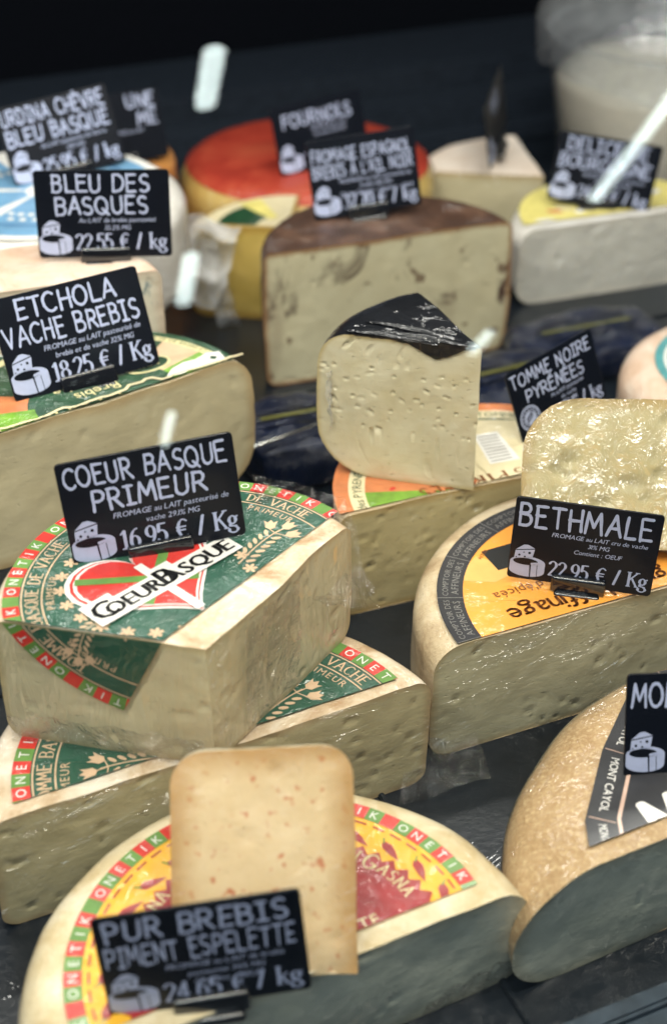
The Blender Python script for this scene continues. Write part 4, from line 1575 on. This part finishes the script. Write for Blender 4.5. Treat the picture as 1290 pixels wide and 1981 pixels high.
# ================================================================== signs
price_sign('black price sign, two-line title, clipped on the three-cornered green-labelled piece', (-.1039, .6998, .1793), 14, 7, 4, .105,
           ['COEUR BASQUE', 'PRIMEUR'], ['FROMAGE au LAIT pasteurisé de', 'vache 29.1% MG'], '16.95 € / Kg', seed=11)
price_sign('black price sign with a single-word title on the orange-labelled half wheel', (.1652, .7705, .0995), -11, 3, -2, .0965,
           ['BETHMALE'], ['FROMAGE au LAIT cru de vache', '31% MG', 'Contient : OEUF'], '22.95 € / Kg', title_h=.165, seed=12)
price_sign('black price sign on the pink-rinded piece, level, second from the top left', (-.1854, 1.0800, .2030), 5, 8, -1, .1073,
           ['BLEU DES', 'BASQUES'], ['Au LAIT de brebis pasteurisé', '32.2% MG'], '22.55 € / kg', title_h=.125, seed=13)
price_sign('black price sign tilted up to the right on the torn green label', (-.1818, .9337, .1668), 28, 24, 2, .1144,
           ['ETCHOLA', 'VACHE BREBIS'], ['FROMAGE au LAIT pasteurisé de', 'brebis et de vache 32% MG'], '18.25 € / Kg', seed=14)
price_sign('blurred black price sign nearest the viewer, at the foot of the standing slice', (-.0610, .4540, .0760), 7, 6, 4, .1013,
           ['PUR BREBIS', 'PIMENT ESPELETTE'], ['FROMAGE au LAIT de brebis', 'pasteurisé 34% MG', 'Contient : OEUF'], '24.65 € / kg', seed=15)
price_sign('black price sign at the top left on the blue-labelled round', (-.2522, 1.3245, .1810), 30, 22, 4, .1143,
           ['URDINA CHÈVRE', 'BLEU BASQUE'], ['Au LAIT pasteurisé de chèvre', '25% MG'], '25.95 € / kg', seed=16)
price_sign('black price sign standing on the coffee-brown half wheel', (.0344, 1.3170, .1455), 10, 14, 5, .107,
           ['FROMAGE ESPAGNOL', 'BREBIS À L\'AIL NOIR'], ['FROMAGE au LAIT pasteurisé de', 'brebis 39% MG', 'Origine Espagne - Contient : OEUF'], '37.70 € / kg',
           title_h=.105, title_y=[.50, .36], seed=17, ratio=.70)
price_sign('black price sign in front of the red-topped wheel, mostly behind another sign', (-.0072, 1.5400, .1090), 28, 17, 3, .1128,
           ['FOURNOLS'], ['FROMAGE au LAIT', 'de vache 29% MG'], '21.95 € / kg', seed=18)
price_sign('black price sign on the lemon-yellow label at the right', (.2866, 1.4700, .0900), -4, 11, -8, .1110,
           ['DELICE DE', 'BOURGOGNE'], ['FROMAGE au LAIT pasteurisé', 'de vache 39% MG'], '24.45 € / kg', seed=19)
price_sign('black price sign with a round emblem leaning behind the shiny yellow piece', (.187, .990, .1010), 34, 18, 9, .092,
           ['TOMME NOIRE', 'PYRÉNÉES'], ['Au LAIT pasteurisé', 'de vache', '27% MG'], '12.95 € / kg', emblem=True, title_h=.11, seed=20)
price_sign('black price sign cut off by the right edge, on the slate-labelled wheel', (.2170, .6090, .0835), 6, 22, -2, .095,
           ['MONT CAYOL'], ['FROMAGE au LAIT', 'de vache'], '21.95 € / Kg', title_h=.15, seed=21)
price_sign('black price sign half hidden behind the top left sign', (-.229, 1.475, .136), 20, 15, 3, .110,
           ['UNE', 'ME'], ['FROMAGE au LAIT'], '', title_align='r', seed=22)
price_sign('black price sign seen nearly edge-on, standing in the cream-topped wedge', (.196, 1.640, .098), 74, 8, 10, .115,
           ['BRIE'], ['FROMAGE au LAIT'], '', seed=23)

# ================================================================== glass front and the shop's ceiling lamps seen in it
GLASS = film_mat('case_glass', tint=(.97, .985, .98), fac=0, rough=0.0, wr=0, ior=1.5)
LEAN = RAD(20)
g0 = case(0, .20, .68)
gup = (EN * math.sin(LEAN) + Vector((0, 0, math.cos(LEAN)))).normalized()
gn = EX.cross(gup).normalized()
if gn.dot(EN) > 0:
    gn = -gn                                             # toward the shopper
glass = thing('glass_front', 'clear slanted glass front of the cheese counter', 'glass pane', (0, 0, 0))
V = []
for t in (0, .006):
    for u, s_ in ((-1.4, -.74), (1.8, -.74), (1.8, .40), (-1.4, .40)):
        V.append(g0 + EX * u + gup * s_ - gn * t)
pane = add_obj('pane', V, [(0, 1, 2, 3), (7, 6, 5, 4), (0, 4, 5, 1), (1, 5, 6, 2), (2, 6, 7, 3), (3, 7, 4, 0)], GLASS, glass, False)

TUBE = emit_mat('tube_light', (.86, 1.0, .97), 14)


def mirror(p):
    return p - gn * 2 * (p - g0).dot(gn)


f_ = Vector((0, math.cos(RAD(34)), -math.sin(RAD(34))))
u_ = Vector((0, math.sin(RAD(34)), math.cos(RAD(34))))


def seen(x, y, d):
    """the point that far along the view toward that spot of the picture"""
    return Vector((0, 0, .68)) + (f_ + Vector((1, 0, 0)) * ((x - 645) / 2750) - u_ * ((y - 990.5) / 2750)) * d


for (x0, y0), (x1, y1), d0, d1, wd, lab in (
        ((418, 95), (399, 203), 1.75, 1.9, .026, 'bright ceiling tube lamp reflected highest in the glass'),
        ((373, 493), (357, 586), 2.0, 2.15, .022, 'bright ceiling tube lamp reflected between the left signs'),
        ((334, 800), (320, 862), 2.2, 2.35, .014, 'bright ceiling tube lamp reflected just above the three-cornered piece'),
        ((952, 642), (915, 684), 2.0, 2.1, .014, 'bright ceiling tube lamp reflected by the tip of the black wedge'),
        ((1330, 158), (1152, 388), 1.6, 1.85, .016, 'long bright ceiling tube lamp reflected at the top right')):
    a, b = mirror(seen(x0, y0, d0)), mirror(seen(x1, y1, d1))
    ax = (b - a)
    L = ax.length
    mid = (a + b) / 2
    t = thing('ceiling_lamp', lab, 'ceiling lamp', mid, 'shop ceiling lamps mirrored in the glass')
    bm = bmesh.new()
    bmesh.ops.create_cube(bm, size=1)
    for v in bm.verts:
        v.co = Vector((v.co.x * wd, v.co.y * wd * .6, v.co.z * L))
    bmesh.ops.bevel(bm, geom=bm.edges[:], offset=.004, segments=2, affect='EDGES')
    tube = from_bm('tube', bm, TUBE, t)
    tube.rotation_euler = ax.to_track_quat('Z', 'Y').to_euler()
